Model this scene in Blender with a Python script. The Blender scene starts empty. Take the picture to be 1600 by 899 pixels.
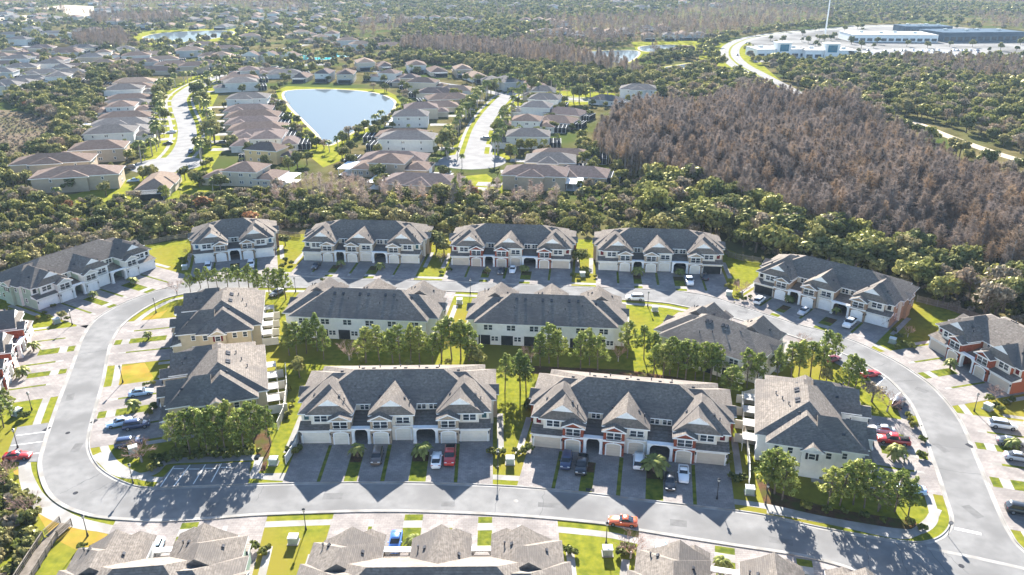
import bpy, math, random
import numpy as np
from mathutils import Vector, Matrix
random.seed(7); RNG = np.random.default_rng(11)
SC = bpy.context.scene; COL = SC.collection
R = math.radians
# ------------------------------------------------------------------ camera, sky, sun, exposure
FPX, PCX, PCY, CAMH, HOR = 1244.0, 800.0, 449.5, 82.0, -65.0     # survey of the drone view (photo pixels)
TILT = math.atan((PCY - HOR) / FPX)
cd = bpy.data.cameras.new('camera'); cam = bpy.data.objects.new('camera', cd); COL.objects.link(cam)
cam.location = (0, 0, CAMH); cam.rotation_euler = (math.pi/2 - TILT, 0, 0)
cd.sensor_width = 36; cd.lens = FPX/1600*36; cd.clip_start = 1; cd.clip_end = 30000
SC.camera = cam
SUN_EL, SUN_AZ = R(24.5), R(0)            # the sun stands straight ahead of the camera, low
W = bpy.data.worlds.new('World'); SC.world = W; W.use_nodes = True
wn = W.node_tree.nodes; bg = wn['Background']
sky = wn.new('ShaderNodeTexSky'); sky.sky_type = 'NISHITA'; sky.sun_disc = False
sky.sun_elevation = SUN_EL; sky.sun_rotation = SUN_AZ; sky.air_density = 1.0; sky.dust_density = 0.3; sky.ozone_density = 3.0
W.node_tree.links.new(sky.outputs[0], bg.inputs[0]); bg.inputs[1].default_value = 0.06
sl = bpy.data.lights.new('sun', 'SUN'); sl.energy = 5.0; sl.angle = R(0.5); sl.color = (1, 0.965, 0.905)
sun = bpy.data.objects.new('sun', sl); COL.objects.link(sun); sun.location = (0, 100, 300)
sun.rotation_euler = (-(math.pi/2 - SUN_EL), 0, 0)
SC.view_settings.view_transform = 'Standard'; SC.view_settings.look = 'None'
SC.view_settings.gamma = 1; SC.view_settings.exposure = 2.55; SC.view_settings.use_curve_mapping = False
SC.cycles.max_bounces = 6; SC.cycles.diffuse_bounces = 3; SC.cycles.transmission_bounces = 4
SC.cycles.transparent_max_bounces = 6; SC.cycles.volume_bounces = 0; SC.cycles.use_denoising = True

# ------------------------------------------------------------------ survey: photo pixel -> metres on the level z
_c, _s = math.cos(TILT), math.sin(TILT)
def G(px, py, z=0.0):
    dx = (px-PCX)/FPX; dy = -(py-PCY)/FPX
    d = (dx, _c+dy*_s, -_s+dy*_c); t = (z-CAMH)/d[2]
    return (d[0]*t, d[1]*t)
def Gs(pts, z=0.0): return [G(x, y, z) for x, y in pts]

# ------------------------------------------------------------------ materials
MATS = {}
def mat(name, c1, c2=None, scale=1.0, rough=0.85, bump=0.0, detail=4, spec=0.0, metal=0, coords='pos', contrast=(0.35, 0.65), var=0.0, stretch=None, c3=None, scale3=0.1):
    if name in MATS: return MATS[name]
    m = bpy.data.materials.new(name); m.use_nodes = True; nt = m.node_tree; n = nt.nodes; L = nt.links.new
    b = n['Principled BSDF']; b.inputs['Roughness'].default_value = rough; b.inputs['Specular IOR Level'].default_value = spec
    b.inputs['Metallic'].default_value = metal; b.inputs['Base Color'].default_value = (*c1, 1)
    if c2 is not None:
        if coords == 'pos': src = n.new('ShaderNodeNewGeometry').outputs['Position']
        else: src = n.new('ShaderNodeTexCoord').outputs['Object']
        if stretch:
            mp = n.new('ShaderNodeMapping'); mp.inputs['Scale'].default_value = stretch; L(src, mp.inputs[0]); src = mp.outputs[0]
        t = n.new('ShaderNodeTexNoise'); t.inputs['Scale'].default_value = scale; t.inputs['Detail'].default_value = detail; L(src, t.inputs['Vector'])
        r = n.new('ShaderNodeValToRGB'); r.color_ramp.elements[0].position = contrast[0]; r.color_ramp.elements[1].position = contrast[1]
        r.color_ramp.elements[0].color = (*c1, 1); r.color_ramp.elements[1].color = (*c2, 1); L(t.outputs['Fac'], r.inputs[0])
        out = r.outputs[0]
        if c3 is not None:
            t3 = n.new('ShaderNodeTexNoise'); t3.inputs['Scale'].default_value = scale3; t3.inputs['Detail'].default_value = 3; L(src, t3.inputs['Vector'])
            r3 = n.new('ShaderNodeValToRGB'); r3.color_ramp.elements[0].position = .45; r3.color_ramp.elements[1].position = .62; L(t3.outputs['Fac'], r3.inputs[0])
            mx = n.new('ShaderNodeMixRGB'); L(r3.outputs[0], mx.inputs[0]); L(out, mx.inputs[1]); mx.inputs[2].default_value = (*c3, 1); out = mx.outputs[0]
        if var:
            oi = n.new('ShaderNodeObjectInfo'); hv = n.new('ShaderNodeHueSaturation')
            mr = n.new('ShaderNodeMapRange'); mr.inputs[3].default_value = 1-var; mr.inputs[4].default_value = 1+var; L(oi.outputs['Random'], mr.inputs[0])
            L(mr.outputs[0], hv.inputs['Value']); L(out, hv.inputs['Color']); out = hv.outputs[0]
        L(out, b.inputs['Base Color'])
        if bump:
            bp = n.new('ShaderNodeBump'); bp.inputs['Strength'].default_value = bump; bp.inputs['Distance'].default_value = 0.05
            L(t.outputs['Fac'], bp.inputs['Height']); L(bp.outputs[0], b.inputs['Normal'])
    MATS[name] = m; return m

def leafmat(name, ca, cb, cc=None, trans=0.35, fine=1.5, sheen=0.018):
    """foliage: colour differs from plant to plant and from clump to clump, which also paints shading into crowns; leaves let light through"""
    if name in MATS: return MATS[name]
    m = bpy.data.materials.new(name); m.use_nodes = True; nt = m.node_tree; n = nt.nodes; L = nt.links.new
    for x in list(n): n.remove(x)
    o = n.new('ShaderNodeOutputMaterial'); df = n.new('ShaderNodeBsdfDiffuse'); tr = n.new('ShaderNodeBsdfTranslucent'); ms = n.new('ShaderNodeMixShader')
    ms.inputs[0].default_value = trans
    oi = n.new('ShaderNodeObjectInfo'); rp = n.new('ShaderNodeValToRGB'); L(oi.outputs['Random'], rp.inputs[0])
    rp.color_ramp.elements[0].color = (*ca, 1); rp.color_ramp.elements[1].color = (*(cc or cb), 1)
    e = rp.color_ramp.elements.new(0.55); e.color = (*cb, 1)
    g = n.new('ShaderNodeNewGeometry'); t = n.new('ShaderNodeTexNoise'); t.inputs['Scale'].default_value = fine; t.inputs['Detail'].default_value = 2; L(g.outputs['Position'], t.inputs['Vector'])
    mr = n.new('ShaderNodeMapRange'); mr.inputs[1].default_value = .3; mr.inputs[2].default_value = .7; mr.inputs[3].default_value = .55; mr.inputs[4].default_value = 1.5; L(t.outputs['Fac'], mr.inputs[0])  # wide value range paints light and shade between clumps into the colour
    hs = n.new('ShaderNodeHueSaturation'); L(rp.outputs[0], hs.inputs['Color']); L(mr.outputs[0], hs.inputs['Value'])
    L(hs.outputs[0], df.inputs[0]); L(hs.outputs[0], tr.inputs[0]); L(df.outputs[0], ms.inputs[1]); L(tr.outputs[0], ms.inputs[2])
    gl = n.new('ShaderNodeBsdfGlossy'); gl.inputs['Roughness'].default_value = .42; gl.inputs[0].default_value = (1,.93,.55,1); m2 = n.new('ShaderNodeMixShader'); m2.inputs[0].default_value = sheen
    L(ms.outputs[0], m2.inputs[1]); L(gl.outputs[0], m2.inputs[2]); L(m2.outputs[0], o.inputs[0])
    MATS[name] = m; return m

# ------------------------------------------------------------------ mesh building
class MB:
    def __init__(s): s.v = []; s.f = []; s.m = []
    def quad(s, pts, m=0):
        i = len(s.v); s.v += [tuple(p) for p in pts]; s.f.append(tuple(range(i, i+len(pts)))); s.m.append(m); return s
    def box(s, x0, x1, y0, y1, z0, z1, m=0, my=None, mx=None, mr=None, mz=None):
        """m front/default, mx sides, mr rear, mz top"""
        i = len(s.v); s.v += [(x0,y0,z0),(x1,y0,z0),(x1,y1,z0),(x0,y1,z0),(x0,y0,z1),(x1,y0,z1),(x1,y1,z1),(x0,y1,z1)]
        mx = m if mx is None else mx; mr = m if mr is None else mr; mz = m if mz is None else mz
        for f, k in (((0,1,5,4),m),((1,2,6,5),mx),((2,3,7,6),mr),((3,0,4,7),mx),((4,5,6,7),mz),((3,2,1,0),m)):
            s.f.append(tuple(i+a for a in f)); s.m.append(k)
        return s
    def prism(s, poly, z0, z1, m=0, mt=None):
        n = len(poly); i = len(s.v)
        s.v += [(x,y,z0) for x,y in poly] + [(x,y,z1) for x,y in poly]
        s.f.append(tuple(range(i+n, i+2*n))); s.m.append(m if mt is None else mt)
        s.f.append(tuple(range(i+n-1, i-1, -1))); s.m.append(m)
        for k in range(n):
            s.f.append((i+k, i+(k+1)%n, i+n+(k+1)%n, i+n+k)); s.m.append(m)
        return s
    def tube(s, p0, p1, r0, r1=None, n=6, m=0, cap=True):
        p0 = Vector(p0); p1 = Vector(p1); r1 = r0 if r1 is None else r1
        d = (p1-p0).normalized(); a = d.orthogonal().normalized(); b = d.cross(a); i = len(s.v)
        for p, r in ((p0, r0), (p1, r1)):
            for k in range(n):
                t = 2*math.pi*k/n; s.v.append(tuple(p + a*(r*math.cos(t)) + b*(r*math.sin(t))))
        for k in range(n): s.f.append((i+k, i+(k+1)%n, i+n+(k+1)%n, i+n+k)); s.m.append(m)
        if cap: s.f.append(tuple(range(i+n, i+2*n))); s.m.append(m); s.f.append(tuple(range(i+n-1, i-1, -1))); s.m.append(m)
        return s
    def bar(s, p0, p1, w, h, m=0):
        """box beam from p0 to p1 (centre line of its underside)"""
        p0 = Vector(p0); p1 = Vector(p1); d = (p1-p0); u = Vector((-d.y, d.x, 0)).normalized()*(w/2); up = Vector((0,0,h)); i = len(s.v)
        s.v += [tuple(q) for q in (p0-u, p0+u, p1+u, p1-u, p0-u+up, p0+u+up, p1+u+up, p1-u+up)]
        for f in ((0,3,7,4),(3,2,6,7),(2,1,5,6),(1,0,4,5),(4,7,6,5),(0,1,2,3)): s.f.append(tuple(i+a for a in f)); s.m.append(m)
        return s
    def mesh(s, name, mats, smooth=False):
        me = bpy.data.meshes.new(name); me.from_pydata(s.v, [], s.f)
        for m in (mats if isinstance(mats, (list, tuple)) else [mats]): me.materials.append(m)
        if len(me.materials) > 1: me.polygons.foreach_set('material_index', s.m)
        if smooth: me.polygons.foreach_set('use_smooth', [True]*len(me.polygons))
        me.update(); return me
def put(name, me, parent=None, loc=None, rot=None, scale=None, label=None, cat=None, group=None, kind=None):
    o = bpy.data.objects.new(name, me); COL.objects.link(o)
    if parent is not None: o.parent = parent
    if loc is not None: o.location = loc if len(loc) == 3 else (*loc, 0)
    if rot is not None: o.rotation_euler = rot if isinstance(rot, tuple) else (0, 0, rot)
    if scale is not None: o.scale = scale if isinstance(scale, tuple) else (scale,)*3
    tag(o, label, cat, group, kind); return o
def tag(o, label=None, cat=None, group=None, kind=None):
    if label: o['label'] = label
    if cat: o['category'] = cat
    if group: o['group'] = group
    if kind: o['kind'] = kind
    return o
def thing(name, loc, rot, label, cat, group=None): return put(name, None, None, loc, rot, None, label, cat, group)
ORD = ['first','second','third','fourth','fifth','sixth','seventh','eighth','ninth','tenth','eleventh','twelfth','thirteenth','fourteenth','fifteenth','sixteenth','seventeenth','eighteenth','nineteenth','twentieth']

# ------------------------------------------------------------------ plan geometry
def smooth(pts, n=6, closed=False):
    P = [np.array(p, float) for p in pts]; N = len(P); out = []
    for i in range(N if closed else N-1):
        p0 = P[(i-1) % N] if closed or i > 0 else P[0]; p1 = P[i]; p2 = P[(i+1) % N]; p3 = P[(i+2) % N] if closed or i+2 < N else P[-1]
        for k in range(n):
            t = k/n; out.append(tuple(0.5*((2*p1)+(-p0+p2)*t+(2*p0-5*p1+4*p2-p3)*t*t+(-p0+3*p1-3*p2+p3)*t**3)))
    if not closed: out.append(tuple(P[-1]))
    return out
def offset(line, d, closed=False):
    """shift a polyline sideways by d (to its left when d > 0)"""
    A = np.array(line, float); N = len(A); out = []
    for i in range(N):
        a = A[(i-1) % N] if closed or i > 0 else A[i]; b = A[(i+1) % N] if closed or i < N-1 else A[i]
        t = b-a; l = np.hypot(*t) or 1; out.append((A[i][0]-t[1]/l*d, A[i][1]+t[0]/l*d))
    return out
def strip(m, la, lb, z, closed=False, mi=0):
    n = len(la)
    for i in range(n if closed else n-1):
        j = (i+1) % n; m.quad([(*la[i], z), (*la[j], z), (*lb[j], z), (*lb[i], z)], mi)
def inside(p, poly):
    x, y = p; c = False; j = len(poly)-1
    for i in range(len(poly)):
        xi, yi = poly[i]; xj, yj = poly[j]
        if (yi > y) != (yj > y) and x < (xj-xi)*(y-yi)/(yj-yi)+xi: c = not c
        j = i
    return c
from mathutils.geometry import tessellate_polygon
def sheet(polys, z):
    """flat sheet from an outline and optional holes"""
    m = MB(); vs = [[Vector((x, y, z)) for x, y in p] for p in polys]; flat = [tuple(v) for p in vs for v in p]
    m.v = flat
    for t in tessellate_polygon(vs):
        a, b, c = (flat[i] for i in t)
        if (b[0]-a[0])*(c[1]-a[1])-(b[1]-a[1])*(c[0]-a[0]) < 0: t = (t[0], t[2], t[1])
        m.f.append(tuple(t)); m.m.append(0)
    return m
def struct(name, m, mt): return put(name, m.mesh(name, mt), kind='structure')
# ================================================================== THE SETTING
M_ground = mat('scrub_floor', (0.055,0.05,0.02), (0.13,0.105,0.05), 0.08, c3=(0.05,0.065,0.018), scale3=0.02, rough=1, spec=0)
M_lawn = mat('lawn_grass', (0.075,0.095,0.014), (0.195,0.185,0.022), 0.8, contrast=(.25,.75), bump=.5, c3=(0.165,0.14,0.024), scale3=0.04, detail=8)
M_lawn2 = mat('far_lawn', (0.12,0.135,0.016), (0.2,0.19,0.028), 0.2, detail=8)
M_strip = mat('verge_grass', (0.06,0.078,0.014), (0.14,0.145,0.02), 0.9, bump=.4, detail=8)
M_dry = mat('dry_grass', (0.24,0.145,0.03), (0.29,0.2,0.04), 0.35, c3=(0.16,0.15,0.022), scale3=0.12)
M_asph = mat('asphalt', (0.155,0.15,0.144), (0.205,0.198,0.19), 0.5, rough=.9, detail=10, c3=(0.14,0.135,0.13), scale3=0.11, contrast=(.3,.7))
M_asph2 = mat('parking_asphalt', (0.145,0.141,0.137), (0.185,0.18,0.175), 0.5, rough=.9, detail=9)
M_conc = mat('concrete', (0.25,0.237,0.22), (0.315,0.298,0.275), 0.7, rough=.9, detail=8, c3=(0.215,0.20,0.18), scale3=.25)
M_road2 = mat('far_street', (0.2,0.192,0.184), (0.25,0.24,0.23), 0.2, rough=.9)
M_paint = mat('white_paint', (0.74,0.73,0.70), (0.6,0.58,0.55), 1.5)
def paver_mat():
    m = mat('pavers', (0.235,0.208,0.19), (0.30,0.268,0.245), 0.9, rough=.9, detail=9, c3=(0.205,0.184,0.17), scale3=.2)
    nt = m.node_tree; n = nt.nodes; L = nt.links.new; b = n['Principled BSDF']; src = b.inputs['Base Color'].links[0].from_socket
    g = n.new('ShaderNodeNewGeometry'); br = n.new('ShaderNodeTexBrick'); br.inputs['Scale'].default_value = 1.0
    br.inputs['Brick Width'].default_value = .8; br.inputs['Row Height'].default_value = .42; br.inputs['Mortar Size'].default_value = .03
    br.inputs['Color1'].default_value = (1,1,1,1); br.inputs['Color2'].default_value = (.8,.8,.82,1); br.inputs['Mortar'].default_value = (.62,.6,.58,1)
    L(g.outputs['Position'], br.inputs['Vector']); mx = n.new('ShaderNodeMixRGB'); mx.blend_type = 'MULTIPLY'; mx.inputs[0].default_value = .75
    L(src, mx.inputs[1]); L(br.outputs['Color'], mx.inputs[2]); L(mx.outputs[0], b.inputs['Base Color']); return m
M_pav = paver_mat()
M_mulch = mat('mulch_bed', (0.06,0.035,0.022), (0.11,0.06,0.035), 1.6, c3=(0.06,0.06,0.018), scale3=.4)
M_iron = mat('dark_iron', (0.05,0.05,0.055), (0.03,0.03,0.033), 3, rough=.5)

big = 9000
struct('ground', MB().quad([(-big,-300,0),(big,-300,0),(big,14000,0),(-big,14000,0)]), M_ground)

# --- the road that loops through the townhouses
OUT = [(1720,1010),(1600,962),(1440,920),(1345,892),(1300,878),(1250,866),(1180,855),(1113,845),(1000,827),(947,817),(820,805),(700,799),(600,797),(500,799),(400,803),(320,809),(250,812),(200,810),
       (172,808),(140,803),(104,790),(80,771),(68,745),(65,722),(70,700),(78,674),(93,630),(110,586),(121,555),(132,526),(150,501),(179,482),(215,466),(268,449),(320,439),(390,433),(460,433),(560,437),(700,441),(834,446.6),(944,451),(1051,456),(1110,465),(1153,478.5),
       (1200,494),(1246,508.5),(1300,523),(1340,537),(1395,564),(1431,587),(1462,612),(1498,658),(1523,715),(1555,793),(1575,834),(1600,864),(1720,960)]
INN = [(150,628),(142,656),(136,682),(135,700),(141,718),(155,736),(185,754),(226,765),(300,763),(387,760),(449,758.5),(560,757),(667,757.5),(780,762),(850,767),(913,773),(1020,786),(1133,799),(1200,809),(1275,826),(1350,840),(1412,849.5),(1450,850),(1478,838),(1490,815),(1480,778),
       (1468,740),(1455,704),(1447,680),(1438,656),(1426,632),(1412,614),(1390,592),(1356,570),(1320,553),(1281,539),(1235,523.5),(1180,506),(1120,489),(1071,478.5),(1033,472),(962,467),(834,460),(700,454.5),(560,450),(450,449),(390,449),(330,453),(268,463),(232,478),(206,494.5),(188,510),(177,526),(170,541),(165.6,560),(159,595)]
OUTL = smooth(Gs(OUT), 5, True); INNL = smooth(Gs(INN), 5, True)
struct('road', sheet([OUTL, INNL[::-1]], 0.05), M_asph)
KB = 0.62
def signed(l): return sum(l[i-1][0]*l[i][1]-l[i][0]*l[i-1][1] for i in range(len(l)))/2
so = -1 if signed(OUTL) > 0 else 1; si = -1 if signed(INNL) > 0 else 1
def outward(l, d, closed=True): return offset(l, (so if l is OUTL else si)*d, closed)
for nm, l, sgn in (('kerb', OUTL, 1), ('kerb', INNL, -1)):
    m = MB(); a = outward(l, -sgn*0.1); b = outward(l, sgn*KB*.65); c = outward(l, sgn*KB)
    strip(m, a, b, .058, True); n = len(l)
    for i in range(n):      # the raised back of the kerb
        j = (i+1) % n
        m.quad([(*b[i],.058),(*b[j],.058),(*b[j],.15),(*b[i],.15)]); m.quad([(*b[i],.15),(*b[j],.15),(*c[j],.15),(*c[i],.15)]); m.quad([(*c[i],.15),(*c[j],.15),(*c[j],0),(*c[i],0)])
    struct('kerb', m, M_conc)
# footpath along both sides (driveways are laid over it)
for l, sgn in ((OUTL, 1), (INNL, -1)):
    m = MB(); strip(m, outward(l, sgn*2.1), outward(l, sgn*3.5), .022, True); struct('footpath', m, M_conc)
# the lawn all round the townhouses
LAWN = Gs([(-420,990),(-330,700),(-160,570),(-60,478),(60,430),(180,391),(262,378),(330,372),(420,366),(560,366),(700,370),(900,374),(1000,378),(1128,386),(1182,408),(1225,420),(1330,446),(1420,467),(1480,482),(1600,526),(1760,600),(1950,760),(2100,1010)])
struct('lawn', sheet([LAWN], .012), M_lawn)

# --- building plots: front line (left end, right end of the garages as seen from the street), number of homes, scheme
def plot(a, b): return G(*a), G(*b)
W6, W4 = 34.4, 22.4
BLD = []   # name key, origin, angle, units, scheme, scale
def by_front(k, a, b, units, sch):
    p, q = G(*a), G(*b); ang = math.atan2(q[1]-p[1], q[0]-p[0]); L = math.dist(p, q); w = W6 if units == 6 else W4
    BLD.append((k, p, ang, units, sch))
by_front('T1', (471,693), (761,689.5), 6, 'tan'); by_front('T2', (831,697), (1126,727), 6, 'red')
by_front('T3', (305,412), (433,400), 4, 'blue'); by_front('T4', (475,407), (659.5,412), 6, 'tan')
by_front('T5', (705,414), (886,420), 6, 'red'); by_front('T6', (934.5,422), (1120.5,428.5), 6, 'redshut')
by_front('T7', (1177,456), (1387,513), 6, 'brown'); by_front('T8', (1450,542), (1572,614), 4, 'red')
by_front('T9', (61,485), (247,417.6), 6, 'sage')
def by_rear(k, corner, ang_deg, units, sch, dy=17.3, right=True):
    """corner = ground point under the rear eave of the low end block at its local right (or left) end"""
    a = R(ang_deg); w = W6 if units == 6 else W4; lx = w+1.2 if right else -1.2
    ux, uy = math.cos(a), math.sin(a); p = (corner[0]-lx*ux+dy*uy, corner[1]-lx*uy-dy*ux)
    BLD.append((k, p, a, units, sch))
by_rear('T13', (-53.6,169.6), 174.8, 6, 'cream'); by_rear('T14', (-10.6,166.0), 174.8, 6, 'cream')
by_rear('T15', G(1189,565,5.6), 141.4, 4, 'creamtan', right=False)
by_rear('T12', (-47.9,130.7), -72.0, 4, 'yellow'); by_rear('T11', (-57.9,160.4), -76.0, 4, 'yellow')
by_rear('T16', (43.6,115.6), 74.0, 4, 'green', right=False)
# front row at the bottom of the picture, facing the road; only its roofs and driveways show
def by_ends(k, p, ang_deg, units, sch): BLD.append((k, p, R(ang_deg), units, sch))
by_ends('T18', (6.7,91.8), 180.7, 6, 'tan'); by_ends('T17', (-38.3,92.8), 186.6, 4, 'sage'); by_ends('T19', (51.6,82.1), 167.0, 6, 'red')
by_ends('T10', (-102.5,137.7), 108.4, 6, 'red'); by_ends('T21', (97.6,130.5), -106.0, 6, 'tan')
BW = {6: W6, 4: W4}
def to_world(b, x, y): _, p, a, _, _ = b; c, s = math.cos(a), math.sin(a); return (p[0]+x*c-y*s, p[1]+x*s+y*c)
def seg_hit(p, d, line):
    best = None
    for i in range(len(line)):
        a = line[i-1]; b = line[i]; ex, ey = b[0]-a[0], b[1]-a[1]; den = d[0]*ey-d[1]*ex
        if abs(den) < 1e-9: continue
        t = ((a[0]-p[0])*ey-(a[1]-p[1])*ex)/den; u = ((a[0]-p[0])*d[1]-(a[1]-p[1])*d[0])/den
        if t > 0 and 0 <= u <= 1 and (best is None or t < best): best = t
    return best
DRIVE = {}
for b in BLD:
    k, p, a, un, sch = b; w = BW[un]; m = MB(); d = (math.sin(a), -math.cos(a)); prev = None; lens = []
    ln = INNL if k in ('T11','T12','T13','T14','T15','T16') else OUTL
    for i in range(33):
        x = -.6+(w+1.2)*i/32; q = to_world(b, x, 6.0); f = to_world(b, x, 0.0); t = seg_hit(f, d, ln); t = min(t if t else 14, 24) + .15
        e = (f[0]+d[0]*t, f[1]+d[1]*t); lens.append(t)
        if prev: m.quad([(*prev[1],.03),(*e,.03),(*q,.03),(*prev[0],.03)])
        prev = (q, e)
    DRIVE[k] = lens; struct('driveway', m, M_pav)
def drive_len(b, x): w = BW[b[3]]; l = DRIVE[b[0]]; return l[max(0, min(32, int((x+.6)/(w+1.2)*32)))]

# grass strips and planted islands that divide the driveways
for b in BLD:
    k, p, a, un, sch = b; w = BW[un]
    if un == 6: strips, isl = [(5.15,5.75),(15.9,16.6),(28.4,29.0)], [(9.7,11.9),(20.7,23.6)]
    else: strips, isl = [(5.15,5.75),(16.7,17.3)], [(9.8,12.4)]
    def patch(x0, x1, y0, y1, mt, z, name):
        struct(name, MB().quad([(*to_world(b,x0,y0),z),(*to_world(b,x1,y0),z),(*to_world(b,x1,y1),z),(*to_world(b,x0,y1),z)]), mt)
    for x0, x1 in strips:
        t = drive_len(b, (x0+x1)/2); patch(x0, x1, -t+4.2, -.8, M_strip, .04, 'lawn'); patch(x0-.05, x1+.05, -t+2.6, -t+4.2, M_conc, .041, 'footpath')
    for x0, x1 in isl:
        t = drive_len(b, (x0+x1)/2); patch(x0, x1, -t+4.4, -3.2, M_strip, .04, 'lawn'); patch(x0-.03, x1+.03, -t+2.7, -t+4.4, M_conc, .041, 'footpath')
        patch(x0, x1, -t+1.2, -t+2.7, M_strip, .042, 'lawn')
        if k in ('T1','T2','T3','T4','T5','T6','T7'): patch(x0+.1, x1-.1, -6.2, -3.3, M_mulch, .046, 'planting_bed')
    # walk along each end of the building
    for x0, x1 in ((-2.6,-1.4),(w+1.4,w+2.6)): patch(x0, x1, -3.0, 9.5, M_conc, .026, 'footpath')

# lawns and paths of their own shape
_pz = [0]
def poly(name, pts, mt, z): _pz[0] += .0012; return struct(name, sheet([Gs(pts)], z+_pz[0]-.006), mt)
poly('lawn', [(973,477),(1062,482),(1030,540),(1022,590),(985,592),(978,540)], M_dry, .016)
poly('lawn', [(182,575),(226,567),(240,590),(229,600),(176,612)], M_dry, .016)
poly('lawn', [(205,505),(262,484),(250,497),(216,503)], M_dry, .016)
poly('lawn', [(20,736),(46,728),(62,772),(100,802),(138,820),(172,826),(160,850),(120,860),(80,840)], M_dry, .016)
poly('planting_bed', [(392,660),(412,655),(425,690),(415,735),(402,738),(400,700)], M_mulch, .018)
poly('planting_bed', [(1180,745),(1215,770),(1300,795),(1430,815),(1440,830),(1400,832),(1290,812),(1195,790)], M_mulch, .018)
poly('planting_bed', [(830,572),(975,578),(1060,590),(1130,606),(1128,614),(1040,598),(830,584)], M_mulch, .018)
# footbridge path at the lower left
for pts, wd in (([(38,725),(42,745),(58,775),(85,797),(120,815),(178,829)], 1.9),):
    l = smooth(Gs(pts), 6); m = MB(); strip(m, offset(l, wd/2), offset(l, -wd/2), .026); struct('footpath', m, M_conc)
# parking bays with painted stalls
def bay(pts, stalls, name='parking_bay'):
    struct(name, sheet([Gs(pts)], .054), M_asph2)
    for i, (a, c) in enumerate(stalls):
        m = MB(); p, q = Vector((*G(*a),.06)), Vector((*G(*c),.06)); n = Vector((-(q-p).y, (q-p).x, 0)).normalized()*.09
        m.quad([p-n, q-n, q+n, p+n]); struct('stall_line', m, M_paint)
bay([(237,765),(272,728),(392,722),(387,762)], [((250,762),(272,729)),((272,760),(297,727)),((302,757),(321,726.5)),((330,754),(346,725)),((271,733),(287,733)),((295,733.5),(312,733.5)),((320,732.5),(337,732.5)),((345,731),(362,730.5))])
bay([(27,668),(76,661),(69,706),(63,722),(18,722),(10,712)], [((26,681),(74,675)),((17,697),(70,690)),((10,714),(64,708))])
bay([(1306,548),(1324,553),(1362,572),(1395,595),(1417,618),(1428,636),(1434,650),(1412,650),(1395,628),(1372,606),(1345,590),(1302,566)], [((1304,562),(1316,553)),((1340,588),(1352,571)),((1368,604),(1384,589)),((1391,625),(1408,613))])
# walks round the bays
for pts, wd in (([(150,710),(163,722),(182,738),(212,744),(240,738),(262,722),(330,718),(405,715)], 1.7), ([(405,715),(402,730),(398,742),(420,746),(452,748)], 1.5),
                ([(1198,798),(1290,814),(1392,836),(1425,834),(1452,815),(1464,795)], 1.5)):
    l = smooth(Gs(pts), 6); m = MB(); strip(m, offset(l, wd/2), offset(l, -wd/2), .028); struct('footpath', m, M_conc)
# valley gutter and stop line at the junction, drain inlets
def band(name, pts, wd, mt, z):
    l = Gs(pts); m = MB(); strip(m, offset(l, wd/2), offset(l, -wd/2), z); struct(name, m, mt)
band('valley_gutter', [(1448,857),(1520,871),(1600,889),(1700,915)], .7, M_conc, .06)
band('stop_line', [(1491,826),(1533,835)], .6, M_paint, .062)
for i, (x, y) in enumerate([(147,659),(73,671),(960,816),(1515,697),(1434,664),(922,766)]):
    g = put('drain_inlet', MB().box(-.7,.7,-.4,.4,0,.02).box(-.6,.6,-.3,.3,.02,.03).mesh('drain_inlet', M_iron), None, (*G(x,y),.05), R([75,70,-8,-65,-60,-5][i]))
    tag(g, ['dark drain inlet in the kerb beside the light-blue saloon','dark drain inlet beside the small car park by the loop road','dark drain inlet in the kerb beside the red coupe','dark drain inlet on the outer kerb of the eastern road','dark drain inlet by the kerb near the red pickup','dark drain inlet in front of the red-brick block'][i], 'drain')
for i, (x, y) in enumerate([(118,771),(806,783.5),(106,677),(1502,885),(1310,533)]):
    mm = MB(); mm.tube((0,0,0),(0,0,.012),.42,n=12)
    g = put('manhole_cover', mm.mesh('manhole_cover', M_iron if i != 1 else M_conc), None, (*G(x,y),.052), 0)
    tag(g, ['round manhole cover in the bend of the road','pale round manhole cover in the road before the two near blocks','manhole cover in the road beside the small car park','manhole cover by the road junction','manhole cover on the road before the brown block'][i], 'manhole')

# worn places in the road: old repair patches, sealed joints
M_patch = mat('road_repair', (0.118,0.114,0.11), (0.15,0.145,0.14), .8, rough=.9, detail=8); M_seal = mat('crack_sealant', (0.085,0.083,0.082), (0.11,0.107,0.105), 1.5, rough=.8)
pr = random.Random(17)
for px, py, w, d, a in ((520,776,3.2,1.6,2),(700,788,2.2,1.3,0),(860,790,4.0,1.2,-5),(1060,818,2.6,1.6,-10),(1220,846,3.5,1.4,-14),(330,790,2.4,1.4,0),(120,700,1.5,2.8,8),(110,620,1.4,3.4,20),(1470,700,1.3,3.0,15),(1440,610,1.6,2.4,40),(1520,800,1.5,3.2,15),(1160,488,2.4,1.3,-25)):
    x, y = G(px, py); c_, s_ = math.cos(R(a)), math.sin(R(a)); struct('road_patch', MB().quad([(x+u*c_-v*s_, y+u*s_+v*c_, .0535) for u, v in ((-w/2,-d/2),(w/2,-d/2),(w/2,d/2),(-w/2,d/2))]), M_patch)
for k in range(26):
    i = pr.randrange(len(INNL)); p = Vector(INNL[i]); n_ = Vector(outward(INNL, 1.0)[i])-p; q = p+n_*pr.choice((1,1,.6))*7.2; l = [tuple(p+(q-p)*t+Vector((pr.uniform(-.25,.25), pr.uniform(-.25,.25)))) for t in np.linspace(.03,.97,9)]
    if inside(tuple(p+n_*2), [tuple(v) for v in INNL]): continue
    m = MB(); strip(m, offset(l,.035), offset(l,-.035), .0545); struct('road_seam', m, M_seal)
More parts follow.
